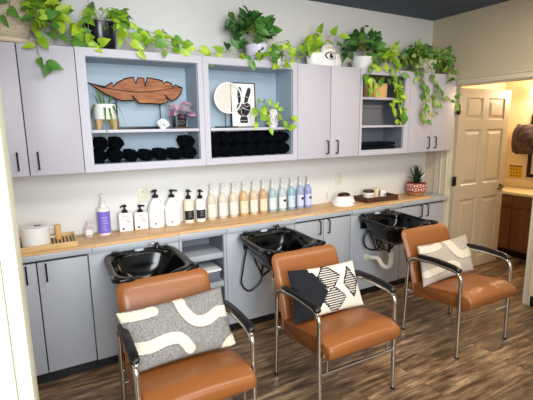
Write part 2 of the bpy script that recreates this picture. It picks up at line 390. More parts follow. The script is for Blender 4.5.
def back_panel(x0, x1, label):
    t = empty('sink_panel', ((x0+x1)/2, WY, 0), label, 'panel'); X, Y, _ = t.location
    bx('panel', (x0-X+.002, x1-X-.002, BF-Y, BF+.018-Y, .085, .864), M['base'], t, bev=.0015)
    bx('toe_kick', (x0-X, x1-X, BF+.045-Y, BF+.06-Y, 0, .085), M['kick'], t)
back_panel(-.688, -.068, 'grey plumbing panel behind the left shampoo bowl')
back_panel(.312, .953, 'grey plumbing panel behind the middle shampoo bowl')
back_panel(1.577, 2.233, 'grey plumbing panel behind the right shampoo bowl and white drain pipe')
# open base shelf unit
t = empty('base_shelf_unit', (.122, WY, 0), 'open grey base shelf unit between left and middle shampoo bowls', 'shelf unit')
a0, a1 = -.188, .188; y0 = BF-WY
bm = bmesh.new(); box(bm, a0, a0+.02, y0, -.001, .085, .864); box(bm, a1-.022, a1, y0, -.001, .085, .864); box(bm, a0+.02, a1-.022, y0, -.001, .085, .105); box(bm, a0+.02, a1-.022, y0, -.001, .846, .864); link('body', bm, M['base'], t)
bm = bmesh.new(); box(bm, a0+.02, a1-.022, -.02, -.001, .105, .846); box(bm, a0+.0195, a0+.022, y0+.012, -.02, .105, .846); box(bm, a1-.0245, a1-.0215, y0+.012, -.02, .105, .846); link('lining', bm, M['cabind'], t)
for z in (.708, .47): bx('shelf', (a0+.0222, a1-.0248, y0+.002, -.02, z-.045, z), M['base'], t, bev=.002)
bx('toe_kick', (a0, a1, y0+.045, y0+.06, 0, .085), M['kick'], t)
# tray on lower shelf
t = empty('plastic_bin', (.175, BF+.10, .471), 'grey plastic bin with pale lid in the open base shelf', 'bin')
bx('bin_body', (-.085, .085, -.09, .09, 0, .085), mat('grey_plastic', '#6b6f77', .35), t, bev=.012)
bx('bin_lid', (-.092, .092, -.097, .097, .085, .105), M['whitem'], t, bev=.006)

# ---------------------------------------------------------------- worktop
t = empty('worktop', (.8, WY, .866), 'long narrow butcher block worktop with grey laminate edge along the back wall', 'countertop')
X, Y, Z = t.location
bx('substrate', (-1.30-X, 2.935-X, CF+.012-Y, -.001, .001, CT-.022-Z), M['edge'], t)
for k, (a, b) in enumerate(((-1.305, -.07), (-.068, 1.37), (1.372, 2.70))):
    o = bx('wood_board', (a-X, b-X, CF+.004-Y+(.02 if k == 2 else 0), -.002, CT-.022-Z, CT-Z), M['butcher'], t, bev=.001)
bx('end_cap', (2.702-X, 2.93-X, CF+.002-Y, -.002, CT-.022-Z, CT-.006-Z), M['edge'], t, bev=.002)
for a, b, dz, f in ((-1.305, -.664, 0, 0), (-.662, -.072, -.003, -.004), (-.070, .31, 0, .0), (.312, .95, -.003, -.004), (.952, 1.575, 0, 0), (1.577, 2.215, -.003, -.004), (2.217, 2.93, .002, -.008)):
    bx('edge_trim', (a-X, b-X, CF-Y+f, CF+.0115-Y, -.002+dz, .036+dz), M['edge'], t, bev=.003)

# ---------------------------------------------------------------- outlets
for (u, v, lab) in ((143, 195, 'ivory wall outlet behind the white refill jugs'), (338.5, 178.5, 'ivory wall outlet above the white warmer with brown dome')):
    p = at(u, v, y=WY-.003); t = empty('wall_outlet', (p.x, WY, p.z), lab, 'outlet')
    bx('cover_plate', (-.036, .036, -.007, -.0005, -.058, .058), M['ivory'], t, bev=.003)
    for s in (-1, 1):
        r = lt('receptacle', [(0, 0), (.017, 0), (.016, .003), (0, .003)], M['ivory'], t, sy=1.0); r.rotation_euler = (PI/2, 0, 0); r.location = (0, -.007, s*.022)
        bm = bmesh.new()
        for dx in (-.006, .006): box(bm, dx-.001, dx+.001, -.0108, -.0098, s*.022-.001, s*.022+.008)
        link('slots', bm, M['dark'], r).matrix_parent_inverse = (Matrix.Translation(r.location) @ r.rotation_euler.to_matrix().to_4x4()).inverted()

# ---------------------------------------------------------------- shampoo bowls
def bowl_ring(bm, hx, yb, yf, z, dip=0, notch=0, flare=1.0, n=72, pw=5.0, zf=0):
    cy = (yb+yf)/2; hy = (yb-yf)/2; out = []
    for k in range(n):
        a = 2*PI*k/n; ca, sa = math.cos(a), math.sin(a); s = (abs(ca)**pw+abs(sa)**pw)**(-1/pw)
        x = hx*ca*s; y = (cy+hy*sa*s); fr = max(0, min(1, (yb-y)/(yb-yf)))
        x *= 1+(flare-1)*fr
        g = math.exp(-(x/.085)**2) if y < cy-.3*hy else 0
        out.append(bm.verts.new((x, (y+notch*g)*.885, z-dip*g+zf*fr)))
    return out
def make_bowl():
    t = empty('shampoo_bowl', (0, 0, 0))
    bm = bmesh.new()
    R = [bowl_ring(bm, .05, -.22, -.32, -.235, pw=2.2), bowl_ring(bm, .10, -.13, -.40, -.225, pw=2.6), bowl_ring(bm, .165, -.06, -.50, -.15, .03, .02, pw=3.2),
         bowl_ring(bm, .205, -.02, -.555, -.05, .055, .03, pw=4), bowl_ring(bm, .212, -.015, -.565, -.032, .055, .035, pw=4.5), bowl_ring(bm, .238, -.004, -.595, -.034, .05, .03, 1.05), bowl_ring(bm, .244, -.0, -.603, -.018, .05, .03, 1.05),
         bowl_ring(bm, .240, -.003, -.598, -.003, .05, .03, 1.05), bowl_ring(bm, .228, -.010, -.585, .0, .052, .03, 1.05),
         bowl_ring(bm, .212, -.105, -.560, -.002, .055, .03, 1.03, pw=4.5), bowl_ring(bm, .203, -.112, -.548, -.016, .055, .03, 1.02, pw=4.2),
         bowl_ring(bm, .18, -.125, -.50, -.09, .03, .02, pw=3.5), bowl_ring(bm, .13, -.15, -.43, -.165, 0, 0, pw=2.8), bowl_ring(bm, .06, -.19, -.33, -.195, pw=2.2), bowl_ring(bm, .022, -.235, -.28, -.20, pw=2)]
    for A, B in zip(R, R[1:]):
        n = len(A)
        for k in range(n): bm.faces.new((A[k], A[(k+1) % n], B[(k+1) % n], B[k]))
    bm.faces.new(R[0][::-1]); bm.faces.new(R[-1])
    link('basin', bm, M['gloss'], t, smooth=70)
    # side lugs at the front corners
    for s in (-1, 1):
        bm = bmesh.new(); tube(bm, smoothpath([(s*.240, -.43, -.012), (s*.248, -.50, -.004), (s*.236, -.535, .002), (s*.18, -.545, -.002), (s*.12, -.538, -.018)]), .014, rr=None); link('rim_roll', bm, M['gloss'], t, smooth=True)
    lt('cap', [(0, 0), (.026, 0), (.024, .012), (.01, .016), (0, .016)], M['gloss'], t, c=(-.16, -.055, 0))
    lt('valve', [(0, 0), (.022, 0), (.02, .014), (.012, .03), (.014, .038), (0, .04)], M['blackp'], t, c=(.12, -.055, 0))
    v = tb('valve_lever', smoothpath([(.12, -.055, .034), (.09, -.075, .042), (.055, -.10, .046)]), .005, M['chrome'], t)
    lt('cap', [(0, 0), (.018, 0), (.016, .01), (0, .012)], M['gloss'], t, c=(.185, -.06, 0))
    bm = bmesh.new(); lathe(bm, [(0, 0), (.03, 0), (.029, .004), (0, .005)], sx=1, sy=.55, c=(0, -.045, .006)); lathe(bm, [(0, 0), (.033, 0), (.031, .006), (0, .006)], sy=.55, c=(0, -.045, -.001)); link('badge', bm, mat('badge_silver', '#b9c6d2', .35), t, smooth=30)
    tb('spout', smoothpath([(-.15, -.10, .004), (-.12, -.125, .012), (-.04, -.135, .012), (.05, -.13, .01)]), .005, M['black'], t)
    bm = bmesh.new(); tube(bm, smoothpath([(.03, -.13, .012), (.08, -.155, .016), (.13, -.19, .012)]), .008); lathe(bm, [(0, 0), (.017, 0), (.02, .018), (0, .02)], c=(.135, -.195, -.005)); link('sprayer', bm, M['blackp'], t, smooth=True)
    lt('drain', [(0, 0), (.022, 0), (.02, .004), (0, .004)], M['chrome'], t, c=(0, -.234, -.199))
    tb('tailpiece', [(0, -.234, -.232), (0, -.234, -.33)], .018, M['blackp'], t)
    # mounting bracket to panel
    bx('bracket', (-.17, .17, -.03, -.004, -.14, -.04), M['blackp'], t, bev=.004)
    return t
def dup(o, parent=None):
    c = o.copy(); COL.objects.link(c); c.parent = parent
    for ch in [q for q in o.children]: 
        d = dup(ch, c)
    return c
B0 = make_bowl()
bl = [('left', 'glossy black shampoo bowl behind the nearest chair with grey tufted pillow', -.365), ('mid', 'glossy black shampoo bowl behind the chair with black and white pillow', .625), ('right', 'black shampoo bowl with white drain pipe, behind the chair nearest the doorway', 1.865)]
BOWLS = []
for i, (_, lab, x) in enumerate(bl):
    o = B0 if i == 0 else dup(B0); o.location = (x, BF-.004, .845); tag(o, lab, 'sink', 'shampoo bowls along the wall'); o.rotation_euler = (math.radians(2), 0, math.radians((0, -1, -3)[i])); BOWLS.append(o)
def hose(i, pts, r=.0065, name='hose', m='blackp'):
    b = BOWLS[i]; mw = (Matrix.Translation(b.location) @ b.rotation_euler.to_matrix().to_4x4()).inverted()
    return tb(name, [mw @ Vector(p) for p in smoothpath(pts, 8)], r, M[m], b)
P = lambda u, v, y=-.33: tuple(at(u, v, y=y))
hose(1, [(.49, -.34, .80), P(247, 247, -.35), P(243, 270), P(242, 284), P(249, 291), P(258, 285, -.34), P(262, 276, -.34), P(256, 262, -.36), P(252, 248, -.40), (.47, -.42, .79)])
hose(1, [(.53, -.40, .78), P(263, 262, -.40), P(262, 275, -.38), (.66, -.36, .52), (.70, -.30, .50)], .009)
hose(2, [(1.70, -.34, .79), P(369, 228, -.34), P(364, 238), P(366, 247), P(374, 250), P(380, 246, -.36), (1.80, -.42, .66)], .008)
hose(2, [(1.76, -.42, .77), P(376, 235, -.4), P(378, 245, -.38), P(387, 250, -.36), P(393, 246, -.38), P(397, 238, -.4)], .009)
hose(2, [(1.70, -.36, .77), P(373, 240, -.36), P(377, 250, -.33), P(384, 247, -.31), (1.83, -.28, .66)], .007)
hose(0, [(-.5, -.33, .72), (-.47, -.32, .55), (-.40, -.31, .48), (-.36, -.30, .50)], .009)
# white P-traps
fl = at(366, 262, y=BF); dr = (1.865-.01, BF-.262, .52)
hose(2, [(1.872, BF-.235, .53), (1.872, BF-.235, .47), (1.872, BF-.235, .42), (1.870, BF-.228, .375), (1.855, BF-.20, .352), (1.835, BF-.165, .365), (1.825, BF-.145, .395), (1.815, BF-.12, .425), (1.79, BF-.08, .425), (fl.x, BF-.045, .42), (fl.x, BF+.001, .41)], .022, 'drain_trap', 'pvc')
b = BOWLS[2]; mw = (Matrix.Translation(b.location) @ b.rotation_euler.to_matrix().to_4x4()).inverted()
bm = bmesh.new()
for (z, r) in ((.50, .027), (.43, .027)): tube(bm, [mw @ Vector((1.872, BF-.235, z-.03)), mw @ Vector((1.872, BF-.235, z-.005))], r)
tube(bm, [mw @ Vector((fl.x, BF-.001, .41)), mw @ Vector((fl.x, BF-.015, .41))], .034, n=16); link('slip_nut', bm, M['pvc'], b, smooth=True)
hose(1, [(.625, BF-.235, .53), (.625, BF-.235, .44), (.63, BF-.20, .37), (.65, BF-.14, .36), (.672, BF-.09, .42), (.674, BF+.001, .424)], .02, 'drain_trap', 'pvc')
hose(0, [(-.365, BF-.235, .53), (-.365, BF-.235, .44), (-.365, BF-.20, .37), (-.35, BF-.14, .36), (-.34, BF-.09, .42), (-.34, BF+.001, .424)], .02, 'drain_trap', 'pvc')

# ---------------------------------------------------------------- chairs
def make_chair():
    t = empty('salon_armchair', (0, 0, 0))
    W = .288
    for s in (-1, 1):
        tb('side_frame', fillet([(s*W, -.245, .003), (s*W, -.232, .645), (s*W, .03, .652), (s*W, .238, .628), (s*W, .262, .003)], .075, 8), .0138, M['chrome'], t, n=14)
        # arm pad
        bm = bmesh.new(); pth = smoothpath([(s*W, -.222, .642), (s*W, -.185, .658), (s*W, -.12, .664), (s*W, -.02, .668), (s*W, .10, .662), (s*W, .150, .656)], 5)
        rings = []
        for i, p in enumerate(pth):
            tt = (pth[min(i+1, len(pth)-1)]-pth[max(i-1, 0)]).normalized(); nn = Vector((0, -tt.z, tt.y)); nn = nn if nn.z > 0 else -nn
            e = min(1, .55+.45*math.sin(PI*min(1, (i+.5)/3)*.5)) if i < 3 else (min(1, .6+.4*(len(pth)-1-i)/2))
            ring = []
            for k in range(12):
                a = 2*PI*k/12; ca, sa = math.cos(a), math.sin(a); q = (abs(ca)**3+abs(sa)**3)**(-1/3)
                ring.append(bm.verts.new(p+Vector((.0225*e*ca*q, 0, 0))+nn*(.0125*e*sa*q+.011)))
            rings.append(ring)
        for A, B in zip(rings, rings[1:]):
            for k in range(12): bm.faces.new((A[k], A[(k+1) % 12], B[(k+1) % 12], B[k]))
        bm.faces.new(rings[0][::-1]); bm.faces.new(rings[-1]); link('arm_pad', bm, M['pad'], t, smooth=60)
        tb('seat_support', fillet([(s*W, .255, .345), (s*(W-.02), .255, .345), (s*(W-.05), .2, .335), (s*(W-.05), -.16, .375), (s*(W-.05), -.238, .375), (s*W, -.238, .375)], .02), .008, M['chrome'], t)
        tb('support_strut', fillet([(s*(W-.012), -.239, .355), (s*(W-.055), -.239, .355), (s*(W-.055), -.241, .272)], .012), .005, M['chrome'], t)
        tb('back_upright', [(s*.235, .19, .33), (s*.235, .262, .46), (s*.235, .33, .66)], .009, M['black'], t)
        lt('foot_cap', [(0, 0), (.015, 0), (.015, .012), (0, .012)], M['blackp'], t, c=(s*W, -.245, 0)); lt('foot_cap', [(0, 0), (.015, 0), (.015, .012), (0, .012)], M['blackp'], t, c=(s*W, .262, 0))
    tb('front_rail', [(-W, -.241, .272), (W, -.241, .272)], .0085, M['chrome'], t); tb('rear_rail', [(-W, .258, .272), (W, .258, .272)], .0085, M['chrome'], t)
    # seat cushion: cross-section swept over x
    def cushion(name, prof, hw, crown, rnd, m, grow=0):
        """prof(yz) loop; sx shrink near the ends to round them"""
        bm = bmesh.new(); c = Vector((0, sum(p[0] for p in prof)/len(prof), sum(p[1] for p in prof)/len(prof))); rings = []
        xs = [-1, -.985, -.95, -.88, -.7, -.45, -.2, 0, .2, .45, .7, .88, .95, .985, 1]
        for x in xs:
            ax = abs(x); e = rnd*(1-math.sqrt(max(0, 1-((ax-.88)/.12)**2))) if ax > .88 else 0
            ring = []
            for (y, z) in prof:
                v = Vector((x*hw, y, z)); d = (c-v); d.x = 0; L = d.length
                v = v+d.normalized()*e + Vector((0, 0, crown*(1-x*x)*(1 if z > c.z else 0)))
                ring.append(bm.verts.new(v))
            rings.append(ring)
        n = len(prof)
        for A, B in zip(rings, rings[1:]):
            for k in range(n): bm.faces.new((A[k], A[(k+1) % n], B[(k+1) % n], B[k]))
        bm.faces.new(rings[0][::-1]); bm.faces.new(rings[-1])
        return link(name, bm, m, t, smooth=60)
    # seat profile (y,z): front is -y
    sp = fillet([Vector((0, a, b)) for a, b in ((.20, .315), (.20, .425), (.0, .455), (-.22, .487), (-.315, .455), (-.315, .400), (-.285, .373), (0, .345), (.20, .315))], .035, 5)
    sp = [(v.y, v.z) for v in sp][:-1]
    seat = cushion('seat', sp, .268, .012, .012, M['leather'])
    for s in (-1, 1):   # piping along the side welt
        tb('piping', [(s*.2685, y, z) for y, z in [(.19, .418), (.0, .445), (-.20, .472), (-.27, .458), (-.302, .43), (-.300, .40), (-.27, .382)]], .0035, M['seam'], seat)
    bp = fillet([Vector((0, a, b)) for a, b in ((.17, .37), (.165, .50), (.215, .70), (.255, .845), (.325, .845), (.30, .70), (.245, .50), (.225, .37), (.17, .37))], .022, 4)
    bp = [(v.y, v.z) for v in bp][:-1]
    # backrest as rounded panel
    bm = bmesh.new(); N1, N2 = 28, 22; hw = .271; z0, z1 = .37, .822
    def fy(zz):  # front surface y
        tt = (zz-z0)/(z1-z0); return .165+.12*tt+.045*tt*tt
    def P3(i, j, side):
        u = -1+2*i/N1; v = j/N2
        # rounded rectangle remap
        X = u*hw; Zz = z0+v*(z1-z0); r = .05
        dx = max(0, abs(X)-(hw-r)); dz = max(0, Zz-(z1-r)); 
        if dx > 0 and dz > 0:
            m_ = max(dx, dz); L = math.hypot(dx, dz); k = m_/L; X = math.copysign(hw-r+dx*k, X); Zz = z1-r+dz*k
        e = min(1, (1-abs(u))*7, (1-v)*6, (v)*6+.3); puff = .029*math.sqrt(max(0, 1-(1-e)**2))
        return Vector((X, fy(Zz)+.030+(-puff if side == 0 else puff), Zz))
    G = [[[bm.verts.new(P3(i, j, sd)) for j in range(N2+1)] for i in range(N1+1)] for sd in (0, 1)]
    for sd in (0, 1):
        for i in range(N1):
            for j in range(N2): bm.faces.new((G[sd][i][j], G[sd][i+1][j], G[sd][i+1][j+1], G[sd][i][j+1]))
    loop = [(i, 0) for i in range(N1)]+[(N1, j) for j in range(N2)]+[(i, N2) for i in range(N1, 0, -1)]+[(0, j) for j in range(N2, 0, -1)]
    for k in range(len(loop)):
        a, b_ = loop[k], loop[(k+1) % len(loop)]
        bm.faces.new((G[0][a[0]][a[1]], G[0][b_[0]][b_[1]], G[1][b_[0]][b_[1]], G[1][a[0]][a[1]]))
    bmesh.ops.remove_doubles(bm, verts=bm.verts[:], dist=1e-4)
    back = link('backrest', bm, M['leather'], t, smooth=70)
    return t
CH0 = make_chair()
chs = [('tan vinyl salon armchair nearest the camera holding the grey tufted pillow', (-.345, -1.19), -1), ('tan vinyl salon armchair in the middle holding the black and white pillow', (.650, -1.20), -1), ('tan vinyl salon armchair nearest the doorway holding the beige tufted pillow', (1.880, -1.20), -1)]
CHS = []
for i, (lab, (x, y), rz) in enumerate(chs):
    o = CH0 if i == 0 else dup(CH0); o.location = (x, y, 0); o.rotation_euler = (0, 0, math.radians(rz)); tag(o, lab, 'chair', 'salon chairs in front of the bowls'); CHS.append(o)

# ---------------------------------------------------------------- pillows
class Pillow:
    def __init__(s, TL, TR, BR, BL, th, wob=0):
        s.c = [Vector(q) for q in (TL, TR, BR, BL)]; s.th = th
        s.n = ((s.c[1]-s.c[0]).cross(s.c[3]-s.c[0])).normalized()
        if s.n.y > 0: s.n = -s.n      # towards the sitter
        s.o = sum(s.c, Vector())/4; s.wob = wob
    def pt(s, u, v, side):
        # u 0..1 left to right, v 0..1 top to bottom
        U = 2*u-1; V = 2*v-1
        k = .045; u2 = .5+.5*U*(1-k*(1-V*V)); v2 = .5+.5*V*(1-1.6*k*(1-U*U))
        TL, TR, BR, BL = s.c; p = (TL*(1-u2)+TR*u2)*(1-v2)+(BL*(1-u2)+BR*u2)*v2
        h = s.th*(max(0, 1-abs(U)**3)**.5)*(max(0, 1-abs(V)**2.6)**.5)
        w = s.wob*noise.noise(Vector((u*4, v*3, 3.3)))*(1-U**4)*(1-V**4)
        return p+s.n*(h if side else -h)+s.n*w
def pillow(name, pl, m, label, m_back=None, nu=64, nv=40):
    o_ = pl.o; bm = bmesh.new()
    G = [[[bm.verts.new(pl.pt(i/nu, j/nv, sd)-o_) for j in range(nv+1)] for i in range(nu+1)] for sd in (0, 1)]
    for sd in (0, 1):
        for i in range(nu):
            for j in range(nv): bm.faces.new((G[sd][i][j], G[sd][i+1][j], G[sd][i+1][j+1], G[sd][i][j+1]))
    bmesh.ops.remove_doubles(bm, verts=bm.verts[:], dist=1e-5)
    t = empty('throw_pillow', o_, label, 'pillow'); link('cover', bm, m, t, smooth=180); return t
def patch(t, pl, f, off, m, name, nu=170, nv=100, edge=True):
    bm = bmesh.new(); vd = {}
    def V(i, j, lv):
        if (i, j, lv) not in vd:
            vd[(i, j, lv)] = bm.verts.new(pl.pt(i/nu, j/nv, 1)-pl.o+pl.n*(off*lv+.0008))
        return vd[(i, j, lv)]
    inside = lambda i, j: 0 <= i < nu and 0 <= j < nv and f((i+.5)/nu, (j+.5)/nv)
    for i in range(nu):
        for j in range(nv):
            if not inside(i, j): continue
            bm.faces.new((V(i, j, 1), V(i+1, j, 1), V(i+1, j+1, 1), V(i, j+1, 1)))
            for (di, dj, a, b) in ((-1, 0, (i, j), (i, j+1)), (1, 0, (i+1, j), (i+1, j+1)), (0, -1, (i, j), (i+1, j)), (0, 1, (i, j+1), (i+1, j+1))):
                if not inside(i+di, j+dj): bm.faces.new((V(*a, 1), V(*b, 1), V(*b, 0), V(*a, 0)))
    return link(name, bm, m, t, smooth=70)
def seglen(px, py, ax, ay, bx_, by):
    dx, dy = bx_-ax, by-ay; L = dx*dx+dy*dy; t = max(0, min(1, ((px-ax)*dx+(py-ay)*dy)/L)) if L else 0
    return math.hypot(px-ax-t*dx, py-ay-t*dy)
def stroke(lines, r, asp=1.9):
    L2 = []
    for ln in lines:
        q = smoothpath([(a*asp, b, 0) for a, b in ln], 6); L2 += [(q[i].x, q[i].y, q[i+1].x, q[i+1].y) for i in range(len(q)-1)]
    return lambda u, v: any(seglen(u*asp, v, *s) < r for s in L2)
M['greyweave'] = mat('grey_weave', '#6f6c68', .95, scale=110, col2='#9a9690', bump=.6, bscale=300)
M['beigeweave'] = mat('beige_weave', '#a2978a', .95, scale=120, col2='#bfb5a8', bump=.5, bscale=260)
M['blackweave'] = mat('black_weave', '#14161d', .95, var=.3, scale=120, bump=.6, bscale=260)
M['creamweave'] = mat('cream_weave', '#e6dccb', .95, var=.03, scale=120, bump=.6, bscale=260)

# pillow 1 (nearest chair)
p1 = Pillow(at(115, 313, y=-1.075), at(221, 286, y=-1.060), at(236, 345, y=-1.235), at(136, 374, y=-1.215), .052, .004)
t = pillow('p', p1, M['greyweave'], 'grey woven lumbar pillow with cream tufted curves on the nearest chair')
patch(t, p1, stroke([[(.0, .10), (.16, .12), (.29, .10)]], .085), .007, M['cream'], 'tufted_shape')
patch(t, p1, stroke([[(.54, .02), (.56, .25), (.64, .44), (.76, .47), (.88, .40), (1.0, .42)]], .095), .007, M['cream'], 'tufted_shape')
patch(t, p1, stroke([[(.0, .62), (.16, .66), (.33, .62), (.45, .66), (.52, .86)]], .10), .007, M['cream'], 'tufted_shape')
patch(t, p1, stroke([[(.88, .99), (.93, .92), (1.0, .88)]], .08), .007, M['cream'], 'tufted_shape')
# pillow 3 (doorway chair)
p3 = Pillow(at(417, 246, y=-.995), at(466, 234, y=-1.0), at(474, 270, y=-1.17), at(423, 288, y=-1.13), .048, .004)
t = pillow('p', p3, M['beigeweave'], 'beige woven pillow with cream tufted curves on the chair by the doorway')
patch(t, p3, stroke([[(.0, .12), (.2, .14), (.32, .10)]], .09, 1.5), .007, M['cream'], 'tufted_shape')
patch(t, p3, stroke([[(.52, .02), (.58, .25), (.70, .46), (.85, .50), (1.0, .44)]], .11, 1.5), .007, M['cream'], 'tufted_shape')
patch(t, p3, stroke([[(.05, .72), (.25, .70), (.45, .66), (.58, .72), (.62, .92)]], .09, 1.5), .007, M['cream'], 'tufted_shape')
# pillow 2 (middle chair): black left part, cream field, striped diamonds
p2 = Pillow(at(287, 271, y=-1.03), at(352.5, 260, y=-1.03), at(364, 305, y=-1.17), at(294, 325, y=-1.19), .05, .004)
t = pillow('p', p2, M['creamweave'], 'cream and black pillow with striped diamonds on the middle chair')
def blackpart(u, v): return u < .30+.16*(1-abs(v-.55)/.45 if abs(v-.55) < .45 else 0)-.04*(v < .1)-.13*(v > .8)*0-.10*max(0, v-.55)
patch(t, p2, blackpart, .002, M['blackweave'], 'black_panel')
def zig(v): q = (v*4) % 2; return (q if q < 1 else 2-q)
def dia1(u, v):
    c = .50; 
    if v < .5: wv = .16*(1-abs(v-.27)/.27)+.03
    else: wv = .15*(1-abs(v-.74)/.26)+.03; c = .54
    return abs(u-c-.0) < wv
def dia2(u, v): return abs(u-.84) < .13*(1-abs(v-.45)/.36) if abs(v-.45) < .36 else False
def stripes(u, v): return (v*20) % 1 < .45
def d1(u, v): return not blackpart(u, v) and dia1(u, v)
patch(t, p2, lambda u, v: (d1(u, v) or dia2(u, v)) and stripes(u, v), .0035, M['blackweave'], 'striped_diamond', nu=120, nv=180)
def border(f):
    e = .022
    def g(u, v): return f(u, v) and not (f(u+e, v) and f(u-e, v) and f(u, v+e*1.4) and f(u, v-e*1.4)) and (int(v*26)+int(u*40)) % 2 == 0
    return g
patch(t, p2, border(d1), .006, M['blackweave'], 'bobble_edge', nu=120, nv=78)
patch(t, p2, border(dia2), .006, M['blackweave'], 'bobble_edge', nu=120, nv=78)

# ---------------------------------------------------------------- bottles on the worktop
def lab(name, r, z0, z1, m, parent, a0=-PI, a1=0, sx=1, sy=1, power=2, n=18, off=.0008):
    bm = bmesh.new(); A = []; B = []
    for k in range(n+1):
        a = a0+(a1-a0)*k/n; ca, sa = math.cos(a), math.sin(a); s = (abs(ca)**power+abs(sa)**power)**(-1/power)*(r+off)
        A.append(bm.verts.new((s*ca*sx, s*sa*sy, z0))); B.append(bm.verts.new((s*ca*sx, s*sa*sy, z1)))
    for k in range(n): bm.faces.new((A[k], A[k+1], B[k+1], B[k]))
    return link(name, bm, m, parent, smooth=True)
def textlines(name, r, rows, m, parent, sx=1, sy=1, power=2, off=.0014):
    """short printed rules standing for the unreadable small print"""
    bm = bmesh.new()
    for (z, h, w0, w1) in rows:
        A = []; B = []
        for k in range(7):
            a = -PI/2+w0+(w1-w0)*k/6; ca, sa = math.cos(a), math.sin(a); s = (abs(ca)**power+abs(sa)**power)**(-1/power)*(r+off)
            A.append(bm.verts.new((s*ca*sx, s*sa*sy, z))); B.append(bm.verts.new((s*ca*sx, s*sa*sy, z+h)))
        for k in range(6): bm.faces.new((A[k], A[k+1], B[k+1], B[k]))
    return link(name, bm, m, parent)
def pump(parent, z, h, m, r=.012, ang=-.4, ln=.035):
    p = lt('pump', [(0, z), (r*1.25, z), (r*1.25, z+h*.28), (r*.8, z+h*.36), (r*.42, z+h*.40), (r*.42, z+h*.72), (r*.95, z+h*.74), (r*.95, z+h*.92), (r*.6, z+h), (0, z+h)], m, parent, n=18)
    tb('nozzle', [(0, 0, z+h*.85), (ln*math.cos(ang)*.6, ln*math.sin(ang)*.6, z+h*.86), (ln*math.cos(ang), ln*math.sin(ang), z+h*.78)], r*.38, m, p)
YB = -.012
def place(u, vb, y=YB): return at(u, vb, y=y)
inkg = mat('print_grey', '#8a8580', .6); inkb = mat('print_black', '#17171a', .6); inkp = mat('print_lilac', '#b9b1dd', .5)
def ztop(u, v, y=YB): return at(u, v, y=y).z-CT

PUMPW = mat('pump_frosted_white', '#d5d9d4', .35)
def slim(x, y, H, c, label, labc, mark, nm='pump_bottle', pumpm=None, r=.0345):
    t = empty(nm, (x, y, CT), label, 'bottle', 'slim pump bottles in a row on the worktop')
    m = mat('bottle_'+label[:12].replace(' ', '_'), c, .22, trans=.25, var=.02)
    hb = H*.71
    lt('bottle_body', [(0, .0), (r*.92, 0), (r, .006), (r, hb*.78), (r*.96, hb*.86), (r*.7, hb*.96), (r*.42, hb), (r*.40, hb+.012), (0, hb+.012)], m, t, n=24)
    lab('label', r, hb*.12, hb*.62, mat('label_'+labc, labc, .5), t, -PI*.95, -PI*.05)
    textlines('small_print', r, [(hb*.52, .003, -.5, .4), (hb*.45, .002, -.5, .3), (hb*.28, .002, -.5, .5), (hb*.22, .002, -.5, .2)] if not mark else [(hb*.40, .022, -.2, .9)], inkb if mark else inkg, t)
    pump(t, hb+.010, H-hb-.010, pumpm or PUMPW, .013)
specs = [(212, 'cream', '#e8ddc6', '#ece4d4', 0, 'first, next to the two black label bottles'), (223, 'cream', '#ebe2d0', '#efe8dc', 0, 'second in the row of slim bottles'), (233.7, 'cream', '#ecdfc6', '#efe6d4', 0, 'third in the row of slim bottles'),
         (244, 'apricot', '#e6c08c', '#ecd9b9', 0, 'leftmost apricot one, just right of the cream ones'), (253.8, 'pale apricot', '#ecd3ae', '#f0e4cf', 0, 'between two darker apricot ones'), (263.3, 'apricot', '#deb788', '#ead6b6', 0, 'rightmost apricot one beside the light blue'),
         (272.5, 'light blue', '#b5ced8', '#d6e1e4', 0, 'leftmost blue one beside the apricot'), (282.2, 'pale aqua', '#c8dfe0', '#e4ebe8', 1, 'the one with a black mark'), (291.3, 'sky blue', '#a6c8dc', '#c9dae3', 0, 'between the aqua and the lilac bottles'),
         (300, 'pale lilac', '#b3bde0', '#cdd2ea', 1, 'left one of the two lilac bottles at the row end'), (307.8, 'lilac blue', '#a3b2e2', '#c3cbea', 1, 'last at the right end of the row')]
for i, (u, cn, c, lc, mk, wh) in enumerate(specs):
    k = i/10; vb = 221.5+(207.5-221.5)*k; vt = 184+(176-184)*k
    p = place(u, vb-3); slim(p.x, YB, ztop(u, vt), c, 'slim %s pump bottle, %s' % (cn, wh), lc, mk)
blk = M['blackp']
for u, wh, c in ((189.2, 'left', '#e6d8c2'), (200.8, 'right', '#ece8e0')):
    p = place(u, 220); H = ztop(u, 189)
    t = empty('pump_bottle', (p.x, YB, CT), '%s bottle with black square label and black pump, %s of its pair' % ('beige' if wh == 'left' else 'white', wh), 'bottle', 'bottles with black labels and black pumps')
    r = .040; hb = H*.72
    lt('bottle_body', [(0, 0), (r*.94, 0), (r, .006), (r, hb*.86), (r*.9, hb*.93), (r*.45, hb), (0, hb)], mat('body_'+wh, c, .3, var=.01), t, n=24)
    lab('label', r, hb*.14, hb*.52, inkb, t, -PI*.88, -PI*.12)
    textlines('small_print', r, [(hb*.42, .004, -.4, .4), (hb*.34, .003, -.3, .3), (hb*.27, .003, -.4, .4)], inkg, t, off=.002)
    pump(t, hb-.002, H-hb, blk, .017, ang=-1.2)
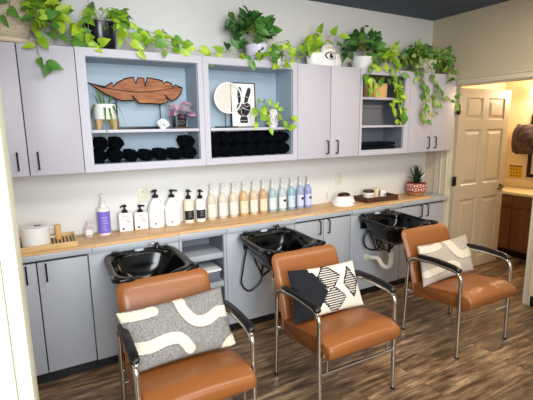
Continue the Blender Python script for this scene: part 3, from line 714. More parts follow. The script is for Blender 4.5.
for u, wh in ((156.5, 'left'), (172.7, 'right')):
    p = place(u, 222); H = ztop(u, 189.5)
    t = empty('refill_jug', (p.x, YB-.005, CT), 'large white refill jug with black pump, %s of the two jugs' % wh, 'bottle', 'white refill jugs')
    r = .062; hb = H*.80
    lt('jug_body', [(0, 0), (r*.92, 0), (r, .01), (r, hb*.52), (r*.97, hb*.62), (r*.80, hb*.78), (r*.5, hb*.91), (r*.28, hb*.97), (r*.27, hb), (0, hb)], M['whitem'], t, n=32, sy=.78)
    lab('label', r, hb*.10, hb*.50, mat('jug_label', '#f0eeec', .5), t, -PI*.8, -PI*.2, sy=.78)
    textlines('small_print', r, [(hb*.44, .004, -.6, .5), (hb*.38, .004, -.6, .3), (hb*.32, .003, -.6, .6), (hb*.26, .003, -.6, .1)], inkg, t, sy=.78)
    lt('logo_dot', [(0, 0), (.007, 0), (.007, .002), (0, .002)], inkb, t).matrix_local = Matrix.Translation((-.018, -r*.78*.96-.001, hb*.15)) @ Matrix.Rotation(PI/2, 4, 'X')
    tb('grip', smoothpath([(r*.30, .0, hb*.93), (r*.72, 0, hb*.90), (r*.98, 0, hb*.72), (r*.97, 0, hb*.58)]), .008, M['whitem'], t)
    pump(t, hb-.002, H-hb+.004, blk, .019, ang=-2.4 if wh == 'left' else -.2, ln=.045)
for u, wh in ((125.5, 'left'), (140.8, 'right')):
    p = place(u, 226); H = ztop(u, 204); r = .050
    t = empty('square_bottle', (p.x, YB-.01, CT), 'square white bottle with black pump, %s of its pair' % wh, 'bottle', 'square white bottles with black pumps')
    hb = H*.70
    bx('bottle_body', (-r, r, -.032, .032, 0, hb), mat('square_white_'+wh, '#efe6e4', .3), t, bev=.008, seg=3)
    bm = bmesh.new()
    for z, w0, w1, h in ((.82, -.7, .5, .004), (.75, -.7, .3, .003), (.68, -.7, .6, .003), (.60, -.1, .5, .004), (.50, .1, .6, .006)): box(bm, w0*r, w1*r, -.0333, -.0322, hb*z, hb*z+h)
    link('small_print', bm, inkg, t)
    lt('logo_dot', [(0, 0), (.008, 0), (.008, .002), (0, .002)], inkb, t).matrix_local = Matrix.Translation((-.45*r, -.0322, hb*.17)) @ Matrix.Rotation(PI/2, 4, 'X')
    pump(t, hb-.002, H-hb, blk, .017, ang=-2.6 if wh == 'left' else -.4)
# purple tall bottle
p = place(104.5, 230); H = ztop(104.5, 194, -.03); r = .043
t = empty('pump_bottle', (p.x, -.03, CT), 'tall purple bottle with clear pump top, left of the square white bottles', 'bottle')
hb = H*.68; pm = mat('purple_label', '#7a6cc9', .35, var=.03)
lt('bottle_body', [(0, 0), (r*.95, 0), (r, .006), (r, hb*.88), (r*.85, hb*.95), (r*.45, hb), (0, hb)], M['white'], t); lab('label', r, .012, hb*.86, pm, t, -PI, PI)
textlines('small_print', r, [(hb*.62, .006, -.5, .4), (hb*.52, .004, -.5, .3), (hb*.42, .004, -.5, .5), (hb*.30, .004, -.5, .1), (hb*.2, .003, -.5, .3)], inkp, t)
c_ = lt('collar', [(0, hb-.002), (.022, hb-.002), (.02, hb+.02), (0, hb+.02)], M['white'], t); pump(t, hb+.018, H-hb-.018, PUMPW, .015, ang=-2.2)
# small pink bottle
p = place(89, 234, -.06); H = ztop(89, 221, -.06); r = .027
t = empty('small_bottle', (p.x, -.06, CT), 'small clear bottle with pink label beside the purple bottle', 'bottle')
hb = H*.70; lt('bottle_body', [(0, 0), (r*.95, 0), (r, .004), (r, hb*.85), (r*.5, hb), (0, hb)], M['glassp'], t, power=3)
lt('liquid', [(0, .002), (r*.96, .002), (r*.96, hb*.22), (0, hb*.22)], mat('amber_liquid', '#a8653f', .2, trans=.3), t, power=3); lab('label', r, hb*.25, hb*.7, mat('pink_label', '#e9d5d3', .5), t, -PI*.9, -PI*.1, power=3)
pump(t, hb-.002, H-hb, mat('frosted_cap', '#d9c9c4', .3), .012)

# bamboo tray with roll
tc = at(48, 247, z=CT); 
t = empty('bamboo_tray', (-.955, -.115, CT), 'long slatted bamboo tray under the white canister at the left end', 'tray')
bam = mat('bamboo', '#c9a873', .5, var=.15, scale=8, stretch=(1, 12, 12))
bm = bmesh.new(); L_, W_ = .215, .145
box(bm, -L_-.09, L_, -W_, -W_+.012, .0, .034, .002); box(bm, -L_-.09, L_, W_-.012, W_, 0, .034, .002); box(bm, L_-.012, L_, -W_+.012, W_-.012, .0, .034); box(bm, -L_-.09, -L_-.078, -W_+.012, W_-.012, .0, .034); link('rim', bm, bam, t, smooth=True)
bm = bmesh.new()
for k in range(22): x = -L_-.07+k*.0225; box(bm, x, x+.013, -W_+.012, W_-.012, .006, .014)
link('slats', bm, bam, t); bx('tray_bottom', (-L_-.078, L_-.012, -W_+.012, W_-.012, 0, .005), mat('tray_shade', '#4b4034', .8), t)
c = (-.978, -.155, CT+.0145)
t = empty('canister', c, 'white cylindrical canister with dark slot on top, on the bamboo tray', 'canister')
lt('canister_body', [(0, 0), (.078, 0), (.083, .006), (.083, .118), (.078, .125), (.06, .127), (0, .127)], M['white'], t, n=40)
bx('slot', (-.004, .036, .0, .022, .1272, .1292), M['dark'], t, bev=.0006)
# wooden handled brush lying across
t = empty('wooden_handle_jar', (-.845, -.06, CT+.0145), 'small wooden cylinder with clear rim standing on the bamboo tray', 'jar')
lt('wood_body', [(0, 0), (.019, 0), (.02, .004), (.02, .095), (.018, .1), (0, .1)], mat('pale_wood', '#d2a468', .5, var=.12, scale=30, stretch=(1, 1, .1)), t, n=20)
bm = bmesh.new(); tube(bm, fillet([(0, 0, .09), (-.055, 0, .085), (-.055, 0, .02), (0, 0, .018)], .01), .005); link('arm', bm, M['white'], t, smooth=True)

# white warmer
t = empty('wax_warmer', (1.61, -.13, CT), 'round white warmer with dark brown dome lid beside the wooden tray', 'warmer')
lt('warmer_base', [(0, 0), (.112, 0), (.118, .008), (.115, .04), (.10, .072), (.075, .092), (0, .094)], M['white'], t, n=40, sy=.8)
lt('dome_lid', [(.074, .088), (.072, .094), (.06, .112), (.04, .122), (0, .126)], mat('maroon_lid', '#3a1418', .15, coat=.5), t, n=32, sy=.8)
for dx in (.05, .072): lt('button', [(0, 0), (.006, 0), (.005, .003), (0, .003)], blk if dx < .06 else inkp, t).matrix_local = Matrix.Translation((dx, -.086 if dx < .06 else -.078, .028)) @ Matrix.Rotation(PI/2-.2, 4, 'X')
# cord to outlet
bm = bmesh.new(); tube(bm, smoothpath([(-.06, .06, .02), (-.09, .12, .05), (-.05, .168, .12), (-.02, .172, .2)]), .003); link('cord', bm, M['whitem'], t, smooth=True)
# wooden tray with jars
a = at(359, 203, z=CT); 
tray = empty('wooden_tray', (2.06, -.10, CT), 'dark brown wooden serving tray holding jars on the worktop', 'tray', rz=math.radians(-2))
hx, hy = .205, .10
bx('tray_bottom', (-hx, hx, -hy, hy, 0, .01), M['darkwood'], tray)
bm = bmesh.new(); box(bm, -hx, hx, -hy, -hy+.012, .01, .05, .002); box(bm, -hx, hx, hy-.012, hy, .01, .05, .002); box(bm, -hx, -hx+.012, -hy+.012, hy-.012, .01, .052); box(bm, hx-.012, hx, -hy+.012, hy-.012, .01, .052); link('rim', bm, M['darkwood'], tray, smooth=True)
t = empty('candle_jar', (1.965, -.09, CT+.011), 'white jar with wooden lid on the dark tray', 'jar')
lt('jar_body', [(0, 0), (.052, 0), (.055, .005), (.055, .078), (0, .078)], M['white'], t); lt('lid', [(0, .078), (.056, .078), (.056, .098), (.05, .102), (0, .102)], M['darkwood'], t); lab('label', .055, .02, .06, mat('jar_label', '#d8c6a8', .5), t, -PI*.7, -PI*.3)
t = empty('card_box', (2.085, -.075, CT+.011), 'small cream and gold box in middle of the dark tray', 'box', rz=.15)
bx('box_body', (-.032, .032, -.02, .02, 0, .105), mat('cream_card', '#e6d8b4', .5), t, bev=.002); bx('box_band', (.012, .033, -.021, .021, .02, .09), mat('gold_band', '#6b5430', .4), t)
t = empty('tissue_pack', (2.155, -.085, CT+.011), 'small white pack at right side of the dark tray', 'box', rz=-.1)
bx('pack_body', (-.034, .034, -.03, .03, 0, .085), M['white'], t, bev=.012, seg=3); bx('pack_mark', (-.006, .02, -.0312, -.0302, .03, .05), inkg, t)

# patterned planter with bromeliad
px, py = 2.625, -.115
t = empty('potted_bromeliad', (px, py, CT), 'dark spiky bromeliad in a red and white patterned pot at the worktop end', 'plant')
pot = lt('pot', [(0, 0), (.068, 0), (.078, .008), (.098, .05), (.104, .10), (.104, .135), (.098, .138), (.094, .12), (0, .12)], mat('pot_red', '#a2452f', .45), t, n=48)
lt('pot_base', [(0, 0.0005), (.0695, .0005), (.080, .009), (.094, .038), (.0, .038)], mat('pot_clay', '#a9855f', .6), pot, n=48)
bm = bmesh.new()
def potr(z): return .098+(.104-.098)*min(1, max(0, (z-.05)/.05))+.001
for row in range(2):
    for k in range(14):
        z0 = .050+row*.042; zc = z0+.021; a0 = 2*PI*k/14; aw = 2*PI/14
        def q(fa, fz): a = a0+aw*fa; z = z0+.042*fz; r_ = potr(z)+.0005; return bm.verts.new((r_*math.cos(a), r_*math.sin(a), z))
        if (k+row) % 2 == 0: bm.faces.new((q(.06, .1), q(.94, .1), q(.5, .46))); bm.faces.new((q(.06, .9), q(.5, .54), q(.94, .9)))
        else: bm.faces.new((q(.06, .1), q(.46, .5), q(.06, .9))); bm.faces.new((q(.94, .1), q(.94, .9), q(.54, .5)))
link('triangle_pattern', bm, mat('pot_white', '#e8ded2', .5), pot)
lt('soil', [(0, .121), (.093, .121), (.05, .127), (0, .128)], M['soil'], t)
def blade(bm, base, d, L, wd, droop, n=8, mi=0, rise=.6):
    d = Vector((d[0], d[1], 0)).normalized(); sd = Vector((-d.y, d.x, 0)); pts = []
    for i in range(n+1):
        s = i/n; h = L*(rise*s-droop*s*s); o = L*s*(1-.25*rise)
        wv = wd*math.sin(PI*(.12+.88*s)**.8)*(1-s*.3) if s < 1 else 0
        c_ = Vector(base)+d*o+Vector((0, 0, h)); pts.append((c_-sd*wv/2+Vector((0, 0, wv*.18)), c_, c_+sd*wv/2+Vector((0, 0, wv*.18))))
    vs = [[bm.verts.new(q) for q in r_] for r_ in pts]
    for A, B in zip(vs, vs[1:]):
        for k in range(2):
            f = bm.faces.new((A[k], A[k+1], B[k+1], B[k])); f.material_index = mi
bm = bmesh.new()
for k in range(26):
    a = k*2.4; ring = k/26
    blade(bm, (0, 0, .125), (math.cos(a), math.sin(a)), .17-.03*ring, .030, .45-.35*ring, rise=.55+ring*1.1, mi=random.choice((0, 1)))
link('leaves', bm, [leafmat('brom_dark', '#15281a', '#24402a', 20), leafmat('brom_mid', '#1d3a22', '#335a34', 20)], t, smooth=True)
bm = bmesh.new()
for k in range(14):
    a = k*2.4; z = .16+.008*k; blade(bm, (0, 0, z), (math.cos(a), math.sin(a)), .060, .016, .1, rise=1.5, n=5)
link('flower', bm, mat('brom_flower', '#4a1a1e', .5, var=.2), t, smooth=True)

# ---------------------------------------------------------------- shelf objects
SZ = 1.667
# carved wooden leaf
Yl = -.13
opx = [(87, 82.3), (94, 84.6), (105, 87), (112, 82.3), (113.2, 87.3), (116.3, 83.2), (125, 78.7), (133, 77.2), (135.6, 84), (137.7, 77.8), (143.4, 78.3), (144.6, 86.8), (147, 77.8), (157, 79.6), (162, 81), (163.2, 84), (166, 81.8), (171, 83.5), (172.3, 87), (175, 85), (182, 88), (180, 94), (176, 99), (171, 101), (164, 94.5), (168, 102), (160, 104.3), (150, 103.5), (139, 103.5), (131.8, 95.8), (134, 100.3), (123, 100.8), (116, 99), (105, 94), (96, 88.4)]
pts = [at(u, v, y=Yl) for u, v in opx]; lc = Vector((-.27, Yl, SZ))
t = empty('leaf_sculpture', lc, 'carved reddish wooden leaf sculpture on a black stand on the left open shelf', 'sculpture')
bm = bmesh.new(); prism(bm, [(p.x-lc.x, p.z-lc.z) for p in pts], lambda a, b: Vector((a, -.008, b)), Vector((0, .018, 0)))
lw = mat('carved_wood', '#7a4122', .55, scale=9, col2='#ab6b3c', stretch=(1, 1, 5), bump=.3, bscale=40)
leaf = link('leaf', bm, lw, t)
bm = bmesh.new(); tube(bm, [Vector((p.x-lc.x, -.009, p.z-lc.z)) for p in pts], .0045, n=6, closed=True); link('outline', bm, M['black'], leaf)
mid = [at(u, v, y=Yl) for u, v in ((87, 82.3), (102, 87.5), (120, 90.5), (135, 92.2), (150, 92), (165, 89.5), (175, 88), (182, 88))]
bm = bmesh.new(); tube(bm, [Vector((p.x-lc.x, -.010, p.z-lc.z)) for p in mid], .0025, n=6); link('midrib', bm, M['black'], leaf)
for u in (116.5, 160):
    a = at(u, 100, y=Yl); tb('stand_rod', [(a.x-lc.x, .014, .01), (a.x-lc.x, .014, a.z-lc.z+.04)], .004, M['black'], t)
a = at(117, 126, y=Yl).x-lc.x; b_ = at(163, 126, y=Yl).x-lc.x; bx('stand_base', (a-.02, b_+.02, -.03, .05, 0, .018), M['black'], t, bev=.002)

# white planter with spider plant
p = at(106, 126, y=-.20)
t = empty('potted_spider_plant', (p.x, -.20, SZ), 'white cylinder planter on wooden feet with a thin trailing spider plant', 'plant')
for k in range(4):
    a = PI/4+k*PI/2; bm = bmesh.new(); d = Vector((math.cos(a), math.sin(a), 0)); s_ = Vector((-d.y, d.x, 0))
    prism(bm, [(.03, .068), (.088, .068), (.080, 0), (.066, 0)], lambda r_, z: d*r_-s_*.006+Vector((0, 0, z)), s_*.012); link('foot', bm, mat('pale_foot', '#cda77a', .5, var=.1), t)
lt('pot', [(0, .066), (.066, .066), (.070, .070), (.070, .165), (.066, .165), (.063, .15), (0, .15)], M['white'], t, n=36)
lt('soil', [(0, .151), (.062, .151), (0, .155)], M['soil'], t)
bm = bmesh.new()
for (a, L, rs, dr) in ((-2.6, .14, .9, 2.2), (-3.0, .11, 1.0, 2.1), (-1.3, .10, 1.2, 2.9), (-1.7, .12, 1.0, 3.0), (-.9, .13, 1.0, 2.6), (-.35, .15, 1.0, 2.3), (-.1, .12, 1.3, 2.1), (-1.15, .085, 1.4, 3.6), (2.6, .1, 1.8, .9), (1.9, .1, 2.1, .8), (.6, .11, 1.8, 1.2)): blade(bm, (math.cos(a)*.035, math.sin(a)*.035, .15), (math.cos(a), math.sin(a)), L, .020, dr, rise=rs, n=10)
blade(bm, (-.01, 0, .15), (1, -.2), .12, .012, -.2, rise=2.5); blade(bm, (0, 0, .15), (-.3, -1), .06, .014, .2, rise=1.6)
link('leaves', bm, DARKL[:2]+[LIME[2]], t, smooth=True)

# white quartz-like flower
p = at(163, 127, y=-.19)
t = empty('ceramic_flower', (p.x, -.19, SZ), 'small white ceramic flower ornament beside the square black pot', 'ornament')
bm = bmesh.new()
for k in range(16):
    a = k*2.4; el = .2+1.3*(k/16); d = Vector((math.cos(a)*math.cos(el), math.sin(a)*math.cos(el), math.sin(el)))
    b0 = Vector((0, 0, .02)); tip = b0+d*.052; r1 = d.orthogonal().normalized(); tube(bm, [b0, b0+d*.03, tip], .01, n=6, rr=[.006, .015, .004])
lathe(bm, [(0, 0), (.022, 0), (.026, .01), (.018, .03), (0, .04)], n=12)
link('petals', bm, M['white'], t, smooth=50)
# black square pot with tradescantia
p = at(179.5, 126, y=-.19)
t = empty('potted_tradescantia', (p.x, -.19, SZ), 'pink and purple leaved plant in a square black pot on the left open shelf', 'plant')
lt('saucer', [(0, 0), (.062, 0), (.068, .010), (.062, .012), (0, .009)], mat('saucer_brown', '#6b4638', .5), t)
bm = bmesh.new(); lathe(bm, [(0, .010), (.042, .010), (.048, .10), (.044, .10), (.042, .09), (0, .09)], power=7, n=40); link('pot', bm, blk, t, smooth=30)
bm = bmesh.new()
for s in (-1, 1): tube(bm, [(s*.012+.012*math.cos(k*PI/6), -.0475, .045+.012*math.sin(k*PI/6)) for k in range(12)], .0012, n=5, closed=True)
link('ring_mark', bm, mat('mark_grey', '#8d8f96', .4), t)
def heart_leaf(bm, pos, d, nrm, L, wd, mi=0, cup=.15):
    d = d.normalized(); nrm = (nrm-d*nrm.dot(d)); nrm = nrm.normalized() if nrm.length > 1e-4 else d.orthogonal().normalized(); s = d.cross(nrm)
    prof = [(-.05, .22), (.07, .42), (.26, .50), (.48, .47), (.70, .33), (.89, .14)]
    mid = [bm.verts.new(pos+d*L*t_-nrm*L*.10*t_*t_*2) for t_ in (0.03, .12, .3, .5, .72, .9)]; tip = bm.verts.new(pos+d*L*1.04-nrm*L*.22)
    for sg in (-1, 1):
        ed = [bm.verts.new(pos+d*L*t_+s*sg*wd*w_+nrm*(cup*wd*w_*2-L*.2*t_*t_)) for t_, w_ in prof]
        for k in range(5):
            f = bm.faces.new((mid[k], mid[k+1], ed[k+1], ed[k]) if sg > 0 else (mid[k], ed[k], ed[k+1], mid[k+1])); f.material_index = mi; f.smooth = True
        f = bm.faces.new((mid[5], tip, ed[5]) if sg > 0 else (mid[5], ed[5], tip)); f.material_index = mi
def rv(a=1): return Vector((random.uniform(-a, a), random.uniform(-a, a), random.uniform(-a, a)))
TOCAM = lambda p: (CAM-Vector(p)).normalized()
bm = bmesh.new()
for (dx, dy, dz) in ((-.05, -.02, .12), (-.02, -.03, .13), (.02, -.03, .15), (.045, -.03, .14), (.065, -.04, .13), (.0, -.055, .09), (.02, -.05, .08), (-.035, 0, .15), (.08, -.03, .11), (.03, 0, .17), (-.01, 0, .165), (.0, -.05, .12), (.07, 0, .16)):
    pp = Vector((dx*.8, dy*.8, dz)); heart_leaf(bm, pp, Vector((dx, dy*1.5-.01, random.uniform(-.05, .03)))+rv(.02), Vector((0, -1, .6))+rv(.4), .062, .046, random.choice((0, 1, 2)))
link('leaves', bm, [mat('trad_pink', '#9a5a7c', .4, col2='#d3a6bb', scale=40), mat('trad_green', '#5c6658', .4, col2='#b79fb0', scale=35), mat('trad_plum', '#6d3350', .4, col2='#a7698a', scale=35)], t)
bm = bmesh.new()
for k in range(6): a = k*1.1; tube(bm, [(0, 0, .09), (.02*math.cos(a), .02*math.sin(a)-.01, .13), (.04*math.cos(a), .03*math.sin(a)-.02, .15)], .0025, n=5)
link('stems', bm, mat('trad_stem', '#7c4760', .5), t)

# mirror on stand
mc = at(228.3, 98, y=-.17); mc = Vector((mc.x, -.17, mc.z)); R_ = abs(at(241.5, 98, y=-.17).x-mc.x)*1.0
mxb = at(226.5, 127, y=-.17).x
t = empty('ring_ornament', (mxb, -.17, SZ), 'round white ring ornament with a pale slatted half, on a black stand beside the print', 'ornament')
rel = Vector((mc.x-mxb, 0, mc.z-SZ))
bm = bmesh.new(); tube(bm, [rel+Vector((R_*math.cos(2*PI*k/48), 0, R_*math.sin(2*PI*k/48))) for k in range(48)], .006, n=8, closed=True); link('frame', bm, M['white'], t, smooth=True)
bm = bmesh.new(); n_ = 10
for k in range(n_):
    xa = -R_+k*(R_*1.18)/n_; xb_ = xa+R_*1.18/n_-.0012; xm_ = (xa+xb_)/2; hz = math.sqrt(max(1e-4, R_*R_-xm_*xm_)); box(bm, rel.x+xa, rel.x+xb_, -.003, .003, rel.z-hz, rel.z+hz)
box(bm, rel.x-R_*.97, rel.x+R_*.17, .003, .005, rel.z-.02, rel.z+.02)
link('slatted_panel', bm, mat('whitewashed_wood', '#d9d2c6', .6, var=.08, scale=20, stretch=(6, 1, 1)), t)
mat('mirror_glass', '#e8ecef', .04, metal=1)
tb('stand_rod', [(0, .012, .01), (0, .012, rel.z-R_*.2)], .004, M['black'], t); bx('stand_base', (-.085, .085, -.035, .035, 0, .012), M['black'], t, bev=.002)
# framed print
TL = at(228.5, 82, y=-.075); BR = at(256, 127, y=-.10); BL = at(231.8, 127, y=-.10); TR = at(253.5, 84, y=-.075)
x0 = (TL.x+BL.x)/2; x1 = (TR.x+BR.x)/2; Hf = (TL.z+TR.z)/2-SZ
t = empty('framed_print', ((x0+x1)/2, -.105, SZ+.001), 'black framed print of a hand making a peace sign, leaning on the shelf back', 'picture'); hw = (x1-x0)/2
t.rotation_euler = (math.radians(-3), 0, 0)
bm = bmesh.new(); box(bm, -hw, -hw+.007, -.008, .008, 0, Hf); box(bm, hw-.007, hw, -.008, .008, 0, Hf); box(bm, -hw+.007, hw-.007, -.008, .008, 0, .007); box(bm, -hw+.007, hw-.007, -.008, .008, Hf-.007, Hf); link('frame', bm, M['black'], t)
bx('paper', (-hw+.007, hw-.007, -.003, .004, .007, Hf-.007), mat('print_paper', '#eceae4', .6), t)
bm = bmesh.new(); fl3 = lambda a, b: Vector(((a-.5)*2*hw, -.0036, b*Hf)); dd = Vector((0, .0006, 0))
prism(bm, [(.36, .10), (.66, .10), (.66, .20), (.62, .25), (.40, .25), (.34, .19)], fl3, dd)
prism(bm, [(.40, .26), (.62, .26), (.74, .34), (.80, .44), (.78, .52), (.66, .56), (.52, .52), (.38, .55), (.26, .51), (.22, .40), (.28, .31)], fl3, dd)
prism(bm, [(.30, .55), (.47, .54), (.47, .70), (.44, .88), (.38, .91), (.31, .89), (.28, .72)], fl3, dd)
prism(bm, [(.53, .54), (.68, .57), (.82, .80), (.83, .87), (.76, .90), (.69, .87), (.57, .68)], fl3, dd)
link('hand_figure', bm, inkb, t)
bm = bmesh.new(); fl4 = lambda a, b: Vector(((a-.5)*2*hw, -.0042, b*Hf))
for q in (((.26, .38), (.48, .44), (.60, .40)), ((.40, .49), (.58, .41), (.74, .38)), ((.53, .50), (.64, .46), (.74, .50)), ((.30, .70), (.46, .70)), ((.60, .70), (.73, .66)), ((.31, .79), (.45, .79)), ((.40, .40), (.42, .30), (.50, .27)), ((.37, .16), (.50, .15), (.62, .16))):
    tube(bm, [fl4(*z) for z in q], .0018, n=4)
link('hand_lines', bm, mat('print_paper_line', '#e8e6e0', .6), t)

# pothos helpers
def rndleaf(bm, p, L, bias, nm):
    tc_ = Vector((-.35, -1, .25)); d = Vector(bias)+rv(.8); n_ = tc_+rv(.55); heart_leaf(bm, Vector(p), d, n_, L, L*random.uniform(.58, .74), random.randrange(nm), cup=random.uniform(.05, .3))
def foliage(parent, vines, lm, L=.075, step=.05, clump=None, org=(0, 0, 0), name='leaves', stepn=1, seed=0, avoid=None):
    random.seed(seed); bl_ = bmesh.new(); bs = bmesh.new(); O_ = Vector(org)
    for v in vines:
        q = smoothpath([Vector(p)-O_ for p in v], 6); tube(bs, q, .0022, n=5); acc = random.uniform(0, step)
        for a, b in zip(q, q[1:]):
            acc += (b-a).length
            if acc > step:
                acc = 0; off = rv(.022); off.y = -abs(off.y)
                tip = b+off; tube(bs, [b, tip], .0013, n=4, caps=False)
                rndleaf(bl_, tip, L*random.uniform(.72, 1.2), (b-a).normalized()*.6+off.normalized()*.7+Vector((0, -.2, -.35)), len(lm))
    if clump:
        for (c_, rx, ry, rz, n) in clump:
            c_ = Vector(c_)-O_
            for k in range(n):
                d = rv(1).normalized(); d.z = abs(d.z)*.9-.15 if random.random() < .8 else d.z
                q = c_+Vector((d.x*rx, d.y*ry, d.z*rz))*random.uniform(.55, 1); tube(bs, [c_+Vector((0, 0, -rz*.25)), (c_+q)/2+Vector((0, 0, .01)), q], .0018, n=4, caps=False)
                rndleaf(bl_, q, L*random.uniform(.8, 1.25), Vector((d.x, d.y-.2, d.z*.3-.1)), len(lm))
    link('stems', bs, M['stem'], parent); return link(name, bl_, lm, parent)
def V(*uvy): return [tuple(at(u, v, y=y)) for (u, v, y) in uvy]

# white hand vase with lime pothos
p = at(273, 125, y=-.19)
t = empty('potted_pothos', (p.x, -.19, SZ), 'lime pothos in a white openwork vase on the shelf right of the print', 'plant')
bm = bmesh.new()
for k in range(10):
    for sg in (-1, 1):
        pth = [(.036*(.8+.35*math.sin(PI*s))*math.cos(2*PI*k/10+sg*s*1.6), .036*(.8+.35*math.sin(PI*s))*math.sin(2*PI*k/10+sg*s*1.6), .008+.13*s) for s in [i/8 for i in range(9)]]
        tube(bm, pth, .003, n=5)
lathe(bm, [(0, 0), (.034, 0), (.034, .01), (0, .01)], n=20); tube(bm, [(.031*math.cos(2*PI*k/24), .031*math.sin(2*PI*k/24), .138) for k in range(24)], .004, n=6, closed=True)
link('vase', bm, M['white'], t, smooth=True); lt('inner_cup', [(0, .011), (.024, .011), (.026, .12), (0, .12)], M['whitem'], t)
foliage(t, [V((272, 108, -.19), (262, 102, -.2), (257, 106, -.24), (257, 116, -.27), (258, 124, -.30)), V((272, 108, -.19), (266, 115, -.25), (268, 124, -.30), (272, 131, -.325)), V((273, 108, -.19), (279, 112, -.24), (283, 124, -.30), (287, 128, -.33)), V((283, 124, -.31), (288, 118, -.32), (291, 121, -.325)), V((272, 108, -.19), (264, 108, -.24), (262, 118, -.27))], LIME[:2], L=.060, step=.036, org=t.location, seed=4)

# towels (rolled) on open shelves
def roll(x, y, z, r, L, label, group, rz=0, first=[None]):
    if first[0] is None:
        t = empty('rolled_towel', (0, 0, 0)); bm = bmesh.new(); N = 40; rings = []
        for j, yy in enumerate((-.5, -.485, -.44, -.36, -.2, -.05, .1, .3, .45, .5)):
            e = .62 if abs(yy) == .5 else (.86 if abs(yy) > .48 else 1); ring = []
            for k in range(N):
                a = 2*PI*k/N; rr_ = (1+.26*noise.noise(Vector((math.cos(a)*1.9, math.sin(a)*1.9, yy*4)))+.05*noise.noise(Vector((math.cos(a)*6, math.sin(a)*6, yy*14)))-(.08 if k in (5, 6) else 0))*e
                ring.append(bm.verts.new((rr_*math.cos(a), yy, rr_*math.sin(a)*.97)))
            rings.append(ring)
        for A, B in zip(rings, rings[1:]):
            for k in range(N): bm.faces.new((A[k], A[(k+1) % N], B[(k+1) % N], B[k]))
        bm.faces.new(rings[0]); bm.faces.new(rings[-1]); link('towel_body', bm, M['towel'], t, smooth=True)
        bm = bmesh.new(); tube(bm, [((.08+.10*a/ (2*PI)*1.6)*math.cos(a), -.505-.0*a, (.08+.16*a/(2*PI))*math.sin(a)) for a in [i*.35 for i in range(82)] if .08+.16*a/(2*PI) < .8], .07, n=6); link('spiral_end', bm, M['towel'], t, smooth=True)
        first[0] = t; o = t
    else: o = dup(first[0])
    o.scale = (r, L, r); o.location = (x, y, z+r*1.02); o.rotation_euler = (0, random.uniform(0, 6) if 0 else 0, rz); tag(o, label, 'towel', group); return o
F0 = 1.4475
random.seed(3)
r = .046
names = ['leftmost in the bottom row', 'second from left in the bottom row', 'third from left in the bottom row', 'middle of the bottom row', 'third from right in the bottom row', 'second from right in the bottom row', 'rightmost in the bottom row']
for k in range(7):
    rr_ = r*(1, 1.0, .9, .86, .9, .88, 1)[k]; roll(-.553+k*.1035, -.165, F0, rr_, .20, 'rolled black towel below the leaf sculpture, %s' % names[k], 'rolled black towels on the left open shelf', random.uniform(-.03, .03))
for x, lab_ in ((-.535, 'top layer at far left'), (-.440, 'top layer, second from left'), (.058, 'top layer at far right')):
    roll(x, -.165, F0+.084 if x < 0 else F0+.082, r*.95, .19, 'rolled black towel below the leaf sculpture, %s' % lab_, 'rolled black towels on the left open shelf')
r = .0485
ords = ['first', 'second', 'third', 'fourth', 'fifth', 'sixth', 'seventh']
for row in range(2):
    for k in range(7):
        if row == 1 and k == 6: rr_ = r*.9
        else: rr_ = r*random.uniform(.95, 1)
        roll(.2575+k*.1015, -.165, F0+row*.096, rr_*(1 if row == 0 else .97), .20, 'rolled black towel below the ring ornament, %s from left in the %s row' % (ords[k], ('bottom', 'top')[row]), 'rolled black towels on the middle open shelf', random.uniform(-.02, .02))
# folded towels in right unit
for k in range(2):
    bm = bmesh.new(); x0, x1 = 1.69, 2.14
    for i in range(1): box(bm, -.22, .22, -.10, .09, .0, .030, .013, 4)
    for v in bm.verts: v.co.z += .006*noise.noise(Vector((v.co.x*6, v.co.y*9, k)))*(v.co.z > .02)
    o = link('folded_towel', bm, M['towel'], None, smooth=True, loc=(1.905, -.17, F0+.001+k*.034)); tag(o, 'folded black towel in the narrow right unit, %s of the two' % ('lower', 'upper')[k], 'towel', 'folded black towels in the right unit')
# fabric box
t = empty('storage_box', (1.800, -.17, 1.671), 'grey woven fabric storage box on the narrow right shelf unit', 'box')
fb = mat('grey_fabric', '#4f4e52', .9, scale=30, col2='#74727a', stretch=(3, 3, 12), bump=.5, bscale=200)
bx('box_body', (-.125, .125, -.10, .10, 0, .150), fb, t, bev=.004); bx('box_lid', (-.128, .128, -.104, .104, .150, .180), fb, t, bev=.005)
# wood pot in right unit with trailing plant
t = empty('potted_pothos', (1.93, -.17, 1.9205), 'lime pothos in a square pale wooden pot on the top right shelf', 'plant')
pw = mat('pale_maple', '#d9a970', .5, var=.1, scale=6, stretch=(1, 1, 10))
bm = bmesh.new(); lathe(bm, [(0, 0), (.082, 0), (.088, .13), (.080, .13), (.078, .115), (0, .115)], power=8, n=44); link('pot', bm, pw, t, smooth=30)
lt('soil', [(0, .116), (.074, .116), (0, .12)], M['soil'], t, power=6)
foliage(t, [V((378, 80, -.17), (371, 76, -.24), (366, 82, -.31), (367, 92, -.325)), V((380, 80, -.17), (390, 78, -.26), (397, 84, -.32), (397, 92, -.335), (399, 100, -.335)), V((380, 80, -.17), (381, 77, -.26), (379, 86, -.31), (378, 93, -.33))], LIME, L=.06, step=.05, org=t.location, seed=5)

# ---------------------------------------------------------------- plants on top of the cabinets
TZ = UT
